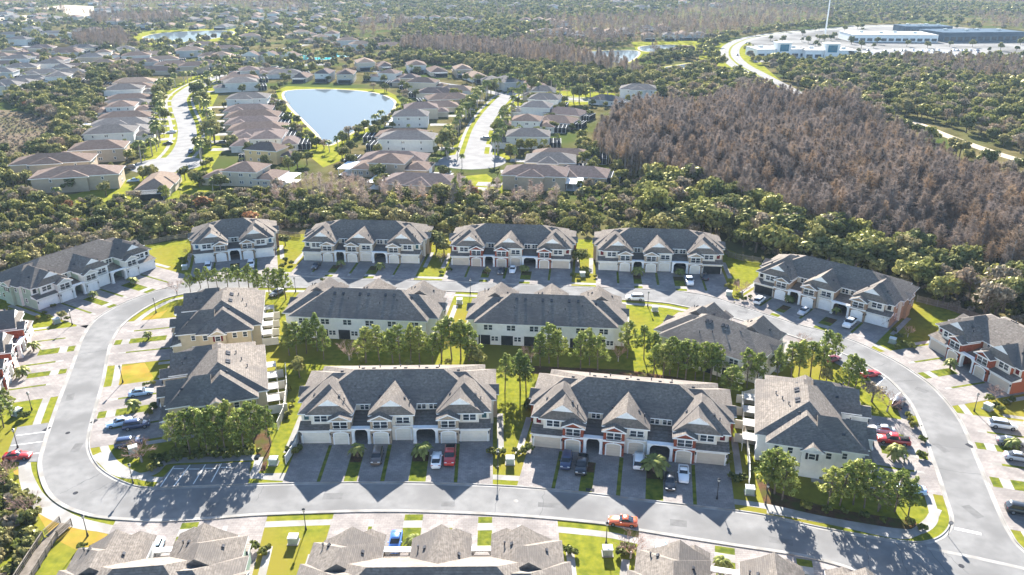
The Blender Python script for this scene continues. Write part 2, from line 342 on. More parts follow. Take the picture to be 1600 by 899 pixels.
# ================================================================== TOWNHOUSES
def shingle():
    m = mat('shingles', (0.132,0.113,0.096), (0.23,0.199,0.17), 2.2, rough=.95, detail=10, coords='obj', contrast=(.3,.7), stretch=(1,1,1), c3=(0.145,0.127,0.112), scale3=.18, var=.05, bump=.4)
    nt = m.node_tree; n = nt.nodes; L = nt.links.new; b = n['Principled BSDF']; src = b.inputs['Base Color'].links[0].from_socket
    g = n.new('ShaderNodeTexCoord'); sp = n.new('ShaderNodeSeparateXYZ'); L(g.outputs['Object'], sp.inputs[0])
    w = n.new('ShaderNodeTexBrick'); w.inputs['Scale'].default_value = 1; w.inputs['Brick Width'].default_value = .9; w.inputs['Row Height'].default_value = .16; w.inputs['Mortar Size'].default_value = .018
    w.inputs['Color1'].default_value = (1.1,1.1,1.1,1); w.inputs['Color2'].default_value = (.78,.78,.8,1); w.inputs['Mortar'].default_value = (.6,.6,.6,1)
    ad = n.new('ShaderNodeMath'); ad.operation = 'ADD'; L(sp.outputs[0], ad.inputs[0]); L(sp.outputs[1], ad.inputs[1])
    cb = n.new('ShaderNodeCombineXYZ'); L(ad.outputs[0], cb.inputs[0]); L(sp.outputs[2], cb.inputs[1]); L(cb.outputs[0], w.inputs['Vector'])
    mx = n.new('ShaderNodeMixRGB'); mx.blend_type = 'MULTIPLY'; mx.inputs[0].default_value = .7; L(src, mx.inputs[1]); L(w.outputs['Color'], mx.inputs[2]); L(mx.outputs[0], b.inputs['Base Color']); return m
M_shing = shingle()
M_trim = mat('white_trim', (0.8,0.785,0.75), (0.72,0.705,0.67), 1.2, rough=.6)
M_glass = mat('window_glass', (0.02,0.028,0.036), (0.05,0.065,0.08), .5, rough=.12, spec=.6)
M_dark = mat('screen_mesh_and_shade', (0.022,0.024,0.027), (0.035,0.037,0.04), 1, rough=.7)  # insect screens; also the painted shade in entries and open garages
M_vent = mat('vent_metal', (0.05,0.05,0.055), (0.09,0.09,0.095), 2, rough=.6)
def stucco(n, c): return mat('stucco_'+n, c, tuple(v*.86 for v in c), .9, rough=.95, detail=7, coords='obj', bump=.15, contrast=(.3,.75))
def brickm(n, c):
    m = mat('brick_'+n, c, tuple(v*.7 for v in c), 3.0, rough=.95, detail=8, coords='obj'); return m
ST = dict(cream=stucco('cream',(0.72,0.665,0.56)), white=stucco('white',(0.8,0.785,0.74)), tan=stucco('tan',(0.45,0.34,0.22)), sage=stucco('sage',(0.34,0.42,0.33)),
          yellow=stucco('yellow',(0.52,0.43,0.29)), brown=stucco('brown',(0.36,0.24,0.15)), mint=stucco('mint',(0.33,0.45,0.37)), rust=stucco('rust',(0.33,0.105,0.055)))
BK = dict(tan=brickm('tan',(0.46,0.36,0.26)), red=brickm('red',(0.30,0.085,0.05)), brown=brickm('brown',(0.38,0.27,0.18)), white=stucco('bay_white',(0.62,0.60,0.55)))
DOOR = dict(cream=mat('door_cream',(0.72,0.665,0.56),(0.66,0.61,0.51),1), white=mat('door_white',(0.8,0.79,0.76),(0.74,0.73,0.7),1), tan=mat('door_tan',(0.58,0.49,0.385),(0.54,0.455,0.355),1))
SH = dict(teal=mat('shutter_teal',(0.05,0.11,0.12),(0.04,0.09,0.1),2), red=mat('shutter_red',(0.16,0.025,0.03),(0.13,0.02,0.025),2), blue=mat('shutter_blue',(0.05,0.13,0.22),(0.04,0.11,0.19),2), black=mat('shutter_black',(0.03,0.03,0.035),(0.04,0.04,0.045),2))
#            front wall, side, rear, bay, garage door, shutter
SCH = dict(tan=('cream','tan','cream','tan','cream','teal'), red=('cream','rust','cream','red','tan','red'), blue=('white','brown','cream','brown','white','blue'),
           redshut=('cream','tan','cream','tan','cream','red'), brown=('cream','brown','cream','brown','white','black'), sage=('white','sage','cream','white','white','black'),
           cream=('cream','cream','white','tan','cream','black'), creamtan=('cream','cream','cream','tan','cream','black'), yellow=('yellow','yellow','cream','tan','cream','red'), green=('mint','white','white','white','white','black'))

def roof_x(m, x0, x1, y0, y1, ze, yr, zr, inl, inr, th=.22):
    """hip roof, ridge along x"""
    a, b, c, d = (x0,y0,ze), (x1,y0,ze), (x1,y1,ze), (x0,y1,ze); r0, r1 = (x0+inl,yr,zr), (x1-inr,yr,zr)
    m.quad([a,b,r1,r0]); m.quad([b,c,r1]); m.quad([c,d,r0,r1]); m.quad([d,a,r0])
    fascia(m, [a,b,c,d], th)
def fascia(m, loop, th, skip=()):
    n = len(loop)
    for i in range(n):
        if i in skip: continue
        p, q = loop[i], loop[(i+1) % n]; m.quad([(p[0],p[1],p[2]-th),(q[0],q[1],q[2]-th),q,p], 1)
    m.quad([(p[0],p[1],p[2]-th) for p in loop[::-1]], 1)
def roof_y(m, x0, x1, y0, y1, ze, zr, front='hip', fin=None, th=.22):
    """cross roof, ridge along y, its back end buried in the main roof; front hip, gable or hip with a gablet on top"""
    xm = (x0+x1)/2; h = (x1-x0)/2; a, b, c, d = (x0,y0,ze), (x1,y0,ze), (x1,y1,ze), (x0,y1,ze); rb = (xm,y1,zr)
    if front == 'hip':
        rf = (xm, y0+(fin or h), zr); m.quad([a,b,rf]); m.quad([b,c,rb,rf]); m.quad([d,a,rf,rb])
    elif front == 'gable':
        rf = (xm,y0,zr); m.quad([b,c,rb,rf]); m.quad([d,a,rf,rb]); g = .12
        m.quad([(a[0],y0-.02,ze-th),(xm,y0-.02,zr-th),(xm,y0-.02,zr+.02),(a[0],y0-.02,ze)], 1); m.quad([(xm,y0-.02,zr-th),(b[0],y0-.02,ze-th),(b[0],y0-.02,ze),(xm,y0-.02,zr+.02)], 1)
        m.quad([(a[0],y0+.25,ze-.1),(b[0],y0+.25,ze-.1),(xm,y0+.25,zr-.08)], 2)
    else:       # gablet
        t = .55; zt = ze+(zr-ze)*t; yt = y0+.45; l, r = (x0+h*t, yt, zt), (x1-h*t, yt, zt); top = (xm, yt, zr)
        m.quad([a,b,r,l]); m.quad([d,a,l,top,rb]); m.quad([b,c,rb,top,r]); m.quad([l,r,top], 1)
    m.quad([d,c,rb]); fascia(m, [a,b,c,d], th, skip=(2,))

def window_meshes(w, h, arch, shut):
    fr = MB(); fw = .11
    for x0, x1, z0, z1 in ((-w/2,w/2,0,fw),(-w/2,w/2,h-fw,h),(-w/2,-w/2+fw,fw,h-fw),(w/2-fw,w/2,fw,h-fw)): fr.box(x0,x1,-.07,.02,z0,z1)
    if w > 1.5: fr.box(-.09,.09,-.07,.02,fw,h-fw)
    if w > .9:
        for s in ((-1,1) if w > 1.5 else (0,)):
            x = s*(w/4+.02); fr.box(x-w/4+.1 if s else -w/2+fw, x+w/4-.1 if s else w/2-fw, -.05,.01,h*.5-.03,h*.5+.03)
    if arch:
        n = 8; p = [(w/2*1.06*math.cos(math.pi*k/n), h+.32*math.sin(math.pi*k/n)) for k in range(n+1)]; q = [(w/2*.9*math.cos(math.pi*k/n), h+.2*math.sin(math.pi*k/n)) for k in range(n+1)]
        for k in range(n): fr.quad([(p[k][0],-.08,p[k][1]),(q[k][0],-.08,q[k][1]),(q[k+1][0],-.08,q[k+1][1]),(p[k+1][0],-.08,p[k+1][1])])
    pane = MB(); cells = [(-w/2+fw,-.09),(.09,w/2-fw)] if w > 1.5 else [(-w/2+fw,w/2-fw)]
    for x0, x1 in cells: pane.quad([(x0,-.035,fw),(x1,-.035,fw),(x1,-.035,h-fw),(x0,-.035,h-fw)])
    return fr, pane
_wc = {}
def window(parent, x, y, z, w, h, rot=0, arch=False, shut=None):
    k = (w, h, arch)
    if k not in _wc:
        f, p = window_meshes(w, h, arch, shut); _wc[k] = (f.mesh('window_frame', M_trim), p.mesh('window_pane', M_glass))
    o = put('window', _wc[k][0], parent, (x,y,z), rot); put('pane', _wc[k][1], o)
    if shut:
        ks = ('sh', h, shut)
        if ks not in _wc:
            s = MB().box(-.2,.2,-.06,.01,0,h)
            for i in range(6): s.box(-.16,.16,-.08,-.06,h*(.06+.155*i),h*(.06+.155*i)+h*.09)
            _wc[ks] = s.mesh('shutter', SH[shut])
        for sx in (-1, 1): put('shutter', _wc[ks], o, (sx*(w/2+.24),0,0))
_gc = {}
def garage(parent, x, y, w, door, arch, open_=False):
    k = (w, door, arch)
    if k not in _gc:
        h = 2.25; m = MB(); n = 4
        for i in range(n):
            z0 = .02+i*h/n; m.box(-w/2,w/2,-.03,.02,z0,z0+h/n-.02)
            for j in range(4 if w > 3 else 2):
                c = 4 if w > 3 else 2; xa = -w/2+w*(j+.12)/c; xb = -w/2+w*(j+.88)/c; m.box(xa,xb,-.045,-.03,z0+.1,z0+h/n-.12)
        t = MB()
        for s in (-1,1): t.box(s*(w/2)+(-.22 if s < 0 else 0), s*(w/2)+(0 if s < 0 else .22), -.1,.02,0,h+.02)
        if arch:
            nn = 8
            for q in range(nn):
                a0 = math.pi*q/nn; a1 = math.pi*(q+1)/nn
                pts = [((w/2+.22)*math.cos(a), h+.5*math.sin(a)) for a in (a0,a1)] + [((w/2)*math.cos(a), h+.28*math.sin(a)-.05) for a in (a1,a0)]
                t.quad([(px,-.1,pz) for px,pz in pts])
            t.box(-.12,.12,-.14,.02,h+.25,h+.62)
            m.quad([((w/2)*math.cos(math.pi*q/8), -.02, h-.02+.28*math.sin(math.pi*q/8)) for q in range(9)])
        else: t.box(-w/2-.22,w/2+.22,-.1,.02,h+.02,h+.2)
        _gc[k] = (m.mesh('garage_door', DOOR[door]), t.mesh('door_surround', M_trim))
    o = put('garage_door', _gc[k][0], parent, (x,y,0), 0); put('door_surround', _gc[k][1], o)
    return o
_mc = {}
def cached(key, fn):
    if key not in _mc: _mc[key] = fn()
    return _mc[key]

def arch_mesh(x0, x1, zt=3.75):
    """entry portal: two square piers, a round arch between them and a cornice on top"""
    m = MB(); p = .5; m.box(x0,x0+p,-.35,.35,0,2.2); m.box(x1-p,x1,-.35,.35,0,2.2); m.box(x0-.06,x0+p+.06,-.42,.42,0,.35); m.box(x1-p-.06,x1+.06,-.42,.42,0,.35)
    a, b = x0+p, x1-p; r = (b-a)/2; cx = (a+b)/2; n = 10; zs = 2.2; rise = min(r, 1.05)
    arc = [(cx-r*math.cos(math.pi*k/n), zs+rise*math.sin(math.pi*k/n)) for k in range(n+1)]
    for y, flip in ((-.33,1),(.33,-1)):
        for k in range(n):
            q = [(arc[k][0],y,arc[k][1]),(arc[k+1][0],y,arc[k+1][1]),(arc[k+1][0],y,zt),(arc[k][0],y,zt)]; m.quad(q[::flip])
        for xa, xb in ((x0,a),(b,x1)): m.quad([(xa,y,zs),(xb,y,zs),(xb,y,zt),(xa,y,zt)][::flip])
    for k in range(n): m.quad([(arc[k][0],-.33,arc[k][1]),(arc[k][0],.33,arc[k][1]),(arc[k+1][0],.33,arc[k+1][1]),(arc[k+1][0],-.33,arc[k+1][1])])
    for xx in (x0, x1): m.quad([(xx,-.33,zs),(xx,.33,zs),(xx,.33,zt),(xx,-.33,zt)])
    m.box(x0-.05,x1+.05,-.5,.5,zt,zt+.22); return m
def pent_mesh(x0, x1, y0, y1, z0, z1):
    m = MB(); m.quad([(x0,y0,z0),(x1,y0,z0),(x1,y1,z1),(x0,y1,z1)]); m.quad([(x0,y0,z0-.16),(x1,y0,z0-.16),(x1,y0,z0),(x0,y0,z0)],1)
    m.quad([(x0,y0,z0-.16),(x0,y1,z0-.16),(x1,y1,z0-.16),(x1,y0,z0-.16)],1); m.quad([(x0,y0,z0-.16),(x0,y0,z0),(x0,y1,z1),(x0,y1,z0-.16)],1); m.quad([(x1,y0,z0-.16),(x1,y1,z0-.16),(x1,y1,z1),(x1,y0,z0)],1); return m
def rail_mesh(w):
    m = MB(); m.box(-w/2,w/2,-.34,-.3,.02,.07); m.box(-w/2,w/2,-.34,-.3,.62,.68)
    n = int(w/.16)
    for i in range(n+1): x = -w/2+w*i/n; m.box(x-.012,x+.012,-.33,-.31,.07,.62)
    for s in (-1,1): m.box(s*w/2-.02,s*w/2+.02,-.34,0,.55,.68)
    return m

EZ = 5.6
def layout(units):
    if units == 6: return dict(w=W6, dbl=[(0,5.6,1),(28.8,34.4,-1)], bay=[(5.6,9.3),(12.8,16.6),(25.1,28.8)], flush=[(16.6,20.5)], link=[(9.3,12.8),(20.5,25.1)], mod=[(-.4,9.7),(12.4,20.9),(24.7,34.8)], gab=[(1.0,9.6),(12.4,20.9),(24.8,33.4)])
    return dict(w=W4, dbl=[(0,5.6,1),(16.8,22.4,-1)], bay=[(5.6,9.3),(13.1,16.8)], flush=[], link=[(9.3,13.1)], mod=[(-.4,9.7),(12.7,22.8)], gab=[(1.0,9.6),(12.8,21.4)])
def townhouse(b, label, patio, opened=()):
    k, p, ang, units, sch = b; Ly = layout(units); w = Ly['w']; fs, ss, rs, bs, ds, sh = SCH[sch]
    t = thing('townhouse_block', (*p, 0), ang, label, 'townhouses', 'blocks of townhouses round the loop road')
    mats = [ST[fs], ST[ss], ST[rs]]
    def walls():
        m = MB()
        m.box(-.7,w+.7,6.0,16.9,0,EZ-.05,0,mx=1,mr=2); m.box(1.5,w-1.5,5.2,18.8,0,EZ-.02,0,mx=1,mr=2)
        for x0, x1, s in Ly['dbl']:
            m.box(x0,x1,.02,3.0,0,2.85,0,mx=1); a, c = (x0,x0+9.25) if s > 0 else (x1-9.25,x1)
            m.box(a+.02,c-.02,1.9,6.5,0,EZ-.04,0,mx=1)
            q0, q1 = (x0+1.9,x1) if s > 0 else (x0,x1-1.9); m.box(q0,q1,1.1,3.0,2.6,EZ-.06,0,mx=1)
        for x0, x1 in Ly['flush']: m.box(x0-.5,x1,.7,6.5,0,EZ-.07,0,mx=1)
        for x0, x1 in Ly['bay']: m.box(x0+.05,x1-.02,1.8,6.4,0,EZ-.08,0,mx=1)
        m.box(-1.45,-.6,8.2,11.6,0,5.35,1,mx=1); m.box(w+.6,w+1.45,8.2,11.6,0,5.35,1,mx=1)
        return m.mesh('wall', mats)
    put('wall', cached(('wall',units,sch), walls), t)
    def bays():
        m = MB()
        m.box(-1.85,1.85,-.5,2.2,0,5.25); return m.mesh('bay', [BK[bs]])
    for x0, x1 in Ly['bay']:
        xm = (x0+x1)/2; o = put('bay', cached(('bay',sch), bays), t, (xm,0,0))
        put('ledge', cached('ledge', lambda: MB().box(-1.98,1.98,-.72,-.48,3.0,3.22).box(-1.92,1.92,-.62,-.48,2.82,3.0).mesh('ledge', M_trim)), o)
        put('balcony_rail', cached('rail', lambda: rail_mesh(2.6).mesh('balcony_rail', M_iron)), o, (0,-.5,3.25))
        window(t, xm, -.51, 3.32, 2.65, 1.5, arch=True); garage(t, xm, -.51, 2.45, ds, True)
        for s in (-1, 1): put('wall_lamp', cached('wlamp', lambda: MB().box(-.09,.09,-.2,0,0,.38).box(-.13,.13,-.24,0,.38,.44).mesh('wall_lamp', M_iron)), t, (xm+s*1.55,-.5,1.75))
    for x0, x1, s in Ly['dbl']:
        xm = (x0+x1)/2+.02
        if (k, s) in opened: put('painted_garage_shade', cached('gopen', lambda: MB().box(-2.4,2.4,-.03,.3,.03,2.25).mesh('painted_garage_shade', M_dark)), t, (xm-.1*s,.0,0))  # dark slab painted as the unlit inside of the garage
        else: garage(t, xm, .0, 4.75, ds, False)
        put('pent_roof', cached(('pent',x0,x1), lambda: pent_mesh(x0-.25,x1+.1 if s > 0 else x1+.25,-.45,2.0,2.95,3.6).mesh('pent_roof', [M_shing, M_trim])), t)
        window(t, xm+s*.85, 1.09, 3.8, 2.5, 1.4); window(t, (x0+.95) if s > 0 else (x1-.95), 1.89, 3.9, .85, 1.3, shut=None)
        for q in (-1, 1): put('wall_lamp', _mc['wlamp'], t, (xm+q*2.62,.0,1.75))
        put('shutter', cached(('bigsh',sh), lambda: MB().box(-.42,.42,-.05,.02,0,1.3).box(-.32,.32,-.07,-.05,.12,.6).box(-.32,.32,-.07,-.05,.7,1.18).mesh('shutter', SH[sh])), t, (((x0+.95) if s > 0 else (x1-.95)),1.84,3.9))
    for x0, x1 in Ly['flush']:
        xm = (x0+x1)/2+.1; garage(t, xm, .68, 2.6, ds, True); window(t, xm, .69, 3.55, 2.5, 1.4); put('balcony_rail', _mc['rail'], t, (xm,.69,3.25))
        put('ledge', cached('ledge2', lambda: MB().box(-1.8,1.8,-.3,.02,2.95,3.2).mesh('ledge', M_trim)), t, (xm,.69,0))
    for x0, x1 in Ly['link']:
        put('entry_arch', cached(('arch',x0,x1), lambda: arch_mesh(x0+.06,x1-.06,3.1).mesh('entry_arch', M_trim)), t, (0,-.1,0))
        put('pent_roof', cached(('lpent',x0,x1), lambda: pent_mesh(x0+.05,x1-.05,.9,5.25,3.0,3.75).mesh('pent_roof', [M_shing, M_trim])), t)
        put('painted_entry_shade', cached(('rec',x0,x1), lambda: MB().box(x0+.1,x1-.1,5.0,5.19,0,2.9).mesh('painted_entry_shade', M_dark)), t)  # dark panel paints the shade at the back of the entry
        put('front_door', cached('fdoor', lambda: MB().box(-.5,.5,-.06,0,0,2.15).box(-.35,.35,-.08,-.06,.2,.95).box(-.35,.35,-.08,-.06,1.1,1.95).mesh('front_door', SH['black'])), t, ((x0+x1)/2+.6,4.98,0.05))
        xs = [(x0+x1)/2] if x1-x0 < 4 else [(x0+x1)/2-1.1,(x0+x1)/2+1.1]
        for x in xs: window(t, x, 5.19, 3.85, 1.7, 1.4)
    # ------------- roofs
    def main_roof():
        m = MB(); roof_x(m,-1.3,w+1.3,5.3,17.5,EZ-.04,10.9,8.65,5.8,5.8); roof_x(m,.9,w-.9,4.3,19.4,EZ,10.5,9.5,7.9 if units == 6 else 7.2,7.9 if units == 6 else 7.2)
        return m.mesh('roof', [M_shing, M_trim])
    rf = put('roof', cached(('roof',units), main_roof), t)
    def cross(x0, x1, g0, g1):
        m = MB(); full = abs((g1-g0)-(x1-x0)) < .1; (None if full else roof_y(m,x0,x1,1.0,9.2,EZ-.02,EZ+(x1-x0)/2*.66,'hip')); roof_y(m,g0,g1,.65 if not full else .3,9.3 if full else 7.5,EZ-.06,EZ+(g1-g0)/2*.66,'gablet'); return m.mesh('cross_roof', [M_shing, M_trim])
    for (x0, x1), (g0, g1) in zip(Ly['mod'], Ly['gab']): put('cross_roof', cached(('cross',x0,x1,g0,g1), lambda: cross(x0,x1,g0,g1)), t)
    for x0, x1 in Ly['bay']:
        put('bay_roof', cached(('broof',sch), lambda: (lambda m: (roof_y(m,-2.2,2.2,-.95,4.0,5.2,6.25,'gable'), m)[1])(MB()).mesh('bay_roof', [M_shing, M_trim, BK[bs]])), t, ((x0+x1)/2,0,0))
    for s, xx in ((-1,-.6),(1,w+.6)):
        def bump():
            m = MB(); roof_y(m,-2.0,2.0,-1.25,4.0,5.3,6.35,'gable'); return m.mesh('side_roof', [M_shing, M_trim, ST[ss]])
        put('side_roof', cached(('side',sch), bump), t, (xx,9.9,0), R(-90) if s < 0 else R(90))
    # ------------- sides, rear
    for s, xx in ((-1,-.7),(1,w+.7)):
        rr = R(-90) if s < 0 else R(90)
        for y, z, sw in ((7.2,3.7,None),(13.4,3.7,None),(15.6,3.7,'v'),(13.4,1.0,None),(15.6,1.0,None)): window(t, xx, y, z, 1.05, 1.35, rr, shut=None)
        window(t, xx+s*.76, 9.9, 3.6, 1.2, 1.25, rr, shut=sh)
        window(t, (0 if s < 0 else w)-s*.02, 4.6, 3.7, .95, 1.3, rr); window(t, (0 if s < 0 else w)-s*.02, 4.6, 1.0, .95, 1.3, rr)
    n = units; xs = [1.5+(w-3)*(i+.5)/n for i in range(n)]
    for i, x in enumerate(xs):
        window(t, x, 18.81, 3.65, 2.1, 1.45, R(180)); window(t, x-1.5, 18.81, .95, 1.7, 1.3, R(180))
        put('screened_porch', cached('porch', lambda: MB().box(-1.35,1.35,0,.06,.05,2.4).mesh('screened_porch', M_dark)), t, (x+.9,18.79,0))
        put('downpipe', cached('down', lambda: MB().box(-.06,.06,0,.1,0,5.5).mesh('downpipe', M_trim)), t, (x+(w-3)/n/2-.1 if i < n-1 else x+1.8,18.8,0))
        if patio:
            o = put('patio_roof', cached('patio', lambda: MB().box(-1.25,1.25,0,2.3,2.5,2.6).mesh('patio_roof', mat('patio_metal',(0.40,0.39,0.37),(0.33,0.32,0.3),1.2))), t, (x+.8,18.85,0))
            put('post', cached('ppost', lambda: MB().box(-1.2,-1.1,2.15,2.25,0,2.5).box(1.1,1.2,2.15,2.25,0,2.5).mesh('post', M_trim)), o)
            put('privacy_wall', cached('pwall', lambda: MB().box(-.07,.07,0,3.6,0,1.8).mesh('privacy_wall', ST['cream'])), t, (x+(w-3)/n/2,18.85,0))
    # vents and pipes on the roof
    def zroof(x, y):                            # main roof height
        return EZ+min((9.5-EZ)*(y-4.3)/6.2, (9.5-EZ)*(19.4-y)/8.9, (9.5-EZ)*(x-.9)/7.9, (9.5-EZ)*(w-.9-x)/7.9)
    bv = cached('bvent', lambda: MB().box(-.28,.28,-.45,.45,-.15,.2).mesh('roof_vent', M_vent)); pv = cached('pvent', lambda: MB().tube((0,0,-.2),(0,0,.45),.09,n=8).tube((0,0,.45),(0,0,.55),.16,n=8).mesh('vent_pipe', M_vent))
    for i in range(units+2): x = 6.5+(w-13)*i/(units+1)+(.5 if i % 2 else -.5); put('roof_vent', bv, rf, (x,12.3,zroof(x,12.3)), (R(-23.7),0,0))
    for i in range(units-1): x = 7.5+(w-15)*(i+.4)/(units-1); put('vent_pipe', pv, rf, (x,13.8+(i%3),zroof(x,13.8+(i%3))))
    for i, (x0, x1) in enumerate(Ly['mod']):
        xm = (x0+x1)/2; hz = lambda x: EZ+min(x-x0, x1-x)*.66
        for dx, y in ((2.1,4.0),(-2.6,5.0)): put('roof_vent', bv, rf, (xm+dx,y,hz(xm+dx)), (0,R(33.4 if dx > 0 else -33.4),0), (.7,.6,1))
        put('vent_pipe', pv, rf, (xm+3.1,3.4,hz(xm+3.1)))
    return t
LAB = {
 'T1': ('cream and tan townhouse block in the near row, left of the red-brick one', 0), 'T2': ('cream townhouse block with red-brick bays in the near row, two dark cars before it', 0),
 'T3': ('short white townhouse block with blue shutters at the back left, two white cars before it', 0), 'T4': ('tan townhouse block in the back row beside the blue-shuttered block', 0),
 'T5': ('red-brick-bayed townhouse block in the back row, second from the fenced corner', 0), 'T6': ('tan townhouse block with red shutters, last in the back row before the fence', 0),
 'T7': ('brown-sided townhouse block set at an angle beneath the leafless wood', 0), 'T8': ('short townhouse block with rust-red walls facing the eastern road', 0),
 'T9': ('white and sage-green townhouse block at an angle beside the western scrub', 0), 'T13': ('townhouse block seen from behind with pale rear wall and pines, nearer the western road', 1),
 'T14': ('townhouse block seen from behind beside the dry orange lawn', 1), 'T15': ('short townhouse block seen from behind, turned towards the brown-sided block', 1),
 'T12': ('yellow-tan townhouse block beside the small car park, pines along its near end', 1), 'T11': ('yellow-tan townhouse block with red shutters behind the one by the car park', 1),
 'T16': ('white and mint-green townhouse block inside the road junction', 1), 'T18': ('long grey-roofed townhouse block at the bottom edge with a blue car before it', 0),
 'T17': ('short grey-roofed townhouse block at the bottom edge beside the timber footbridge', 0), 'T19': ('grey-roofed townhouse block at the bottom edge below the tree shadows', 0),
 'T10': ('rust-red townhouse block cut by the western edge of the picture', 0), 'T21': ('townhouse block at the eastern edge behind the white estate car', 0)}
TH = {}
for b in BLD: TH[b[0]] = townhouse(b, LAB[b[0]][0], LAB[b[0]][1] and b[0] in ('T11','T12','T16'), opened={('T6',-1),('T7',1)})
# ================================================================== CARS
M_tyre = mat('tyre', (0.02,0.02,0.021), (0.03,0.03,0.03), 4, rough=.9); M_rim = mat('rim', (0.4,0.4,0.41), (0.32,0.32,0.33), 4, rough=.3, metal=.7, spec=.5)
M_cglass = mat('car_glass', (0.015,0.018,0.022), (0.03,0.034,0.04), 1, rough=.06, spec=.6)
M_head = mat('head_lamp', (0.7,0.7,0.68), (0.6,0.6,0.6), 4, rough=.2, spec=.5); M_tail = mat('tail_lamp', (0.35,0.02,0.015), (0.25,0.015,0.012), 4, rough=.25, spec=.5)
PAINT = {}
def paint(n, c):
    m = mat('car_paint_'+n, c, tuple(v*.96 for v in c), .8, rough=.28, spec=.5, coords='obj'); b = m.node_tree.nodes['Principled BSDF']; b.inputs['Coat Weight'].default_value = .6; b.inputs['Coat Roughness'].default_value = .06; PAINT[n] = m
for n, c in dict(white=(0.75,0.75,0.74), silver=(0.45,0.46,0.48), black=(0.018,0.019,0.022), navy=(0.02,0.035,0.09), red=(0.42,0.02,0.014), orange=(0.55,0.10,0.03), blue=(0.04,0.12,0.38), paleblue=(0.42,0.55,0.68), grey=(0.14,0.145,0.155), maroon=(0.16,0.018,0.022), brown=(0.10,0.075,0.06)).items(): paint(n, c)
#        length, half width, sill, [(x, shoulder z, width factor)], cabin [(x, z, width factor)]
CARS = dict(
 sedan=(4.7,.91,.24,[(0,.5,.72),(.12,.62,.9),(.9,.80,.98),(1.55,.9,1),(3.9,.95,1),(4.5,.93,.94),(4.7,.72,.76)], [(1.35,.88,.86),(2.15,1.38,.68),(3.2,1.42,.68),(4.15,.94,.84)]),
 coupe=(4.6,.93,.22,[(0,.48,.72),(.12,.6,.92),(1.0,.82,.99),(1.75,.88,1),(3.8,.93,1),(4.45,.94,.94),(4.6,.7,.78)], [(1.65,.86,.86),(2.35,1.3,.66),(3.0,1.32,.66),(4.0,.95,.82)]),
 suv=(4.75,.95,.3,[(0,.6,.76),(.1,.82,.92),(.9,.98,.99),(1.3,1.04,1),(4.2,1.08,1),(4.65,1.06,.97),(4.75,.75,.84)], [(1.15,1.03,.88),(1.85,1.62,.74),(4.1,1.68,.74),(4.68,1.07,.86)]),
 pickup=(5.7,1.0,.36,[(0,.7,.8),(.1,.95,.94),(1.2,1.08,1),(1.6,1.1,1),(3.7,1.12,1),(5.55,1.12,1),(5.7,.8,.9)], [(1.5,1.09,.88),(2.2,1.8,.76),(3.4,1.82,.76),(3.75,1.11,.88)]))
def loft(m, st, half, mi=0):
    """cross-sections joined lengthways; each a half outline mirrored"""
    rings = []
    for x, prof in st:
        ring = [(x, y*half, z) for y, z in prof] + [(x, -y*half, z) for y, z in prof[::-1] if y > 0.001]; i = len(m.v); m.v += ring; rings.append((i, len(ring)))
    n = rings[0][1]
    for (a, _), (b, _) in zip(rings, rings[1:]):
        for k in range(n-1): m.f.append((a+k, b+k, b+k+1, a+k+1)); m.m.append(mi)
    for (a, _), rev in ((rings[0], False), (rings[-1], True)):
        f = tuple(range(a, a+n)); m.f.append(f if not rev else f[::-1]); m.m.append(mi)
_cm = {}
def car_meshes(kind, col):
    L, hw, sill, sh, cab = CARS[kind]
    if (kind, col) not in _cm:
        b = MB(); loft(b, [(x-L/2, [(wf*.93,sill),(wf,sill+.2),(wf*.985,z-.1),(wf*.88,z),(0.0,z+.03)]) for x, z, wf in sh], hw)
        (x0,z0,w0),(x1,z1,w1),(x2,z2,w2),(x3,z3,w3) = cab
        r = MB(); loft(r, [(x1-L/2-.12, [(w1*.98,z1-.07),(w1*.8,z1-.03),(0,z1)]),(x1-L/2+.15, [(w1,z1-.04),(w1*.86,z1+.03),(0,z1+.05)]),(x2-L/2-.1, [(w2,z2-.04),(w2*.86,z2+.03),(0,z2+.05)]),(x2-L/2+.15, [(w2*.98,z2-.08),(w2*.8,z2-.03),(0,z2)])], hw)
        if kind == 'pickup': b.box(3.85-L/2,5.5-L/2,-hw*.8,hw*.8,1.09,1.17,1)
        _cm[(kind,col)] = (b.mesh('body', [PAINT[col], M_tyre], True), r.mesh('roof_panel', PAINT[col], True))
    if kind not in _cm:
        (x0,z0,w0),(x1,z1,w1),(x2,z2,w2),(x3,z3,w3) = cab
        g = MB(); loft(g, [(x0-L/2, [(w0,z0-.05),(w0*.8,z0-.02),(0,z0)]),(x1-L/2, [(w1*1.16,z0-.05),(w1,z1-.06),(0,z1)]),(x2-L/2, [(w2*1.16,z3-.05),(w2,z2-.06),(0,z2)]),(x3-L/2, [(w3,z3-.05),(w3*.8,z3-.02),(0,z3)])], hw)
        wr = .33 if kind in ('sedan','coupe') else .39
        wh = MB().tube((0,-.11,0),(0,.11,0),wr,n=14); ri = MB().tube((0,-.125,0),(0,.125,0),wr*.62,n=10)
        hl = MB().box(-.03,.06,-.2,.2,-.08,.07); mi = MB().box(-.08,.1,-.1,.1,0,.14)
        _cm[kind] = (g.mesh('glasshouse', M_cglass), wh.mesh('wheel', M_tyre, False), ri.mesh('rim', M_rim), hl.mesh('headlight', M_head), hl.mesh('tail_light', M_tail), wr)
    return _cm[(kind,col)], _cm[kind]
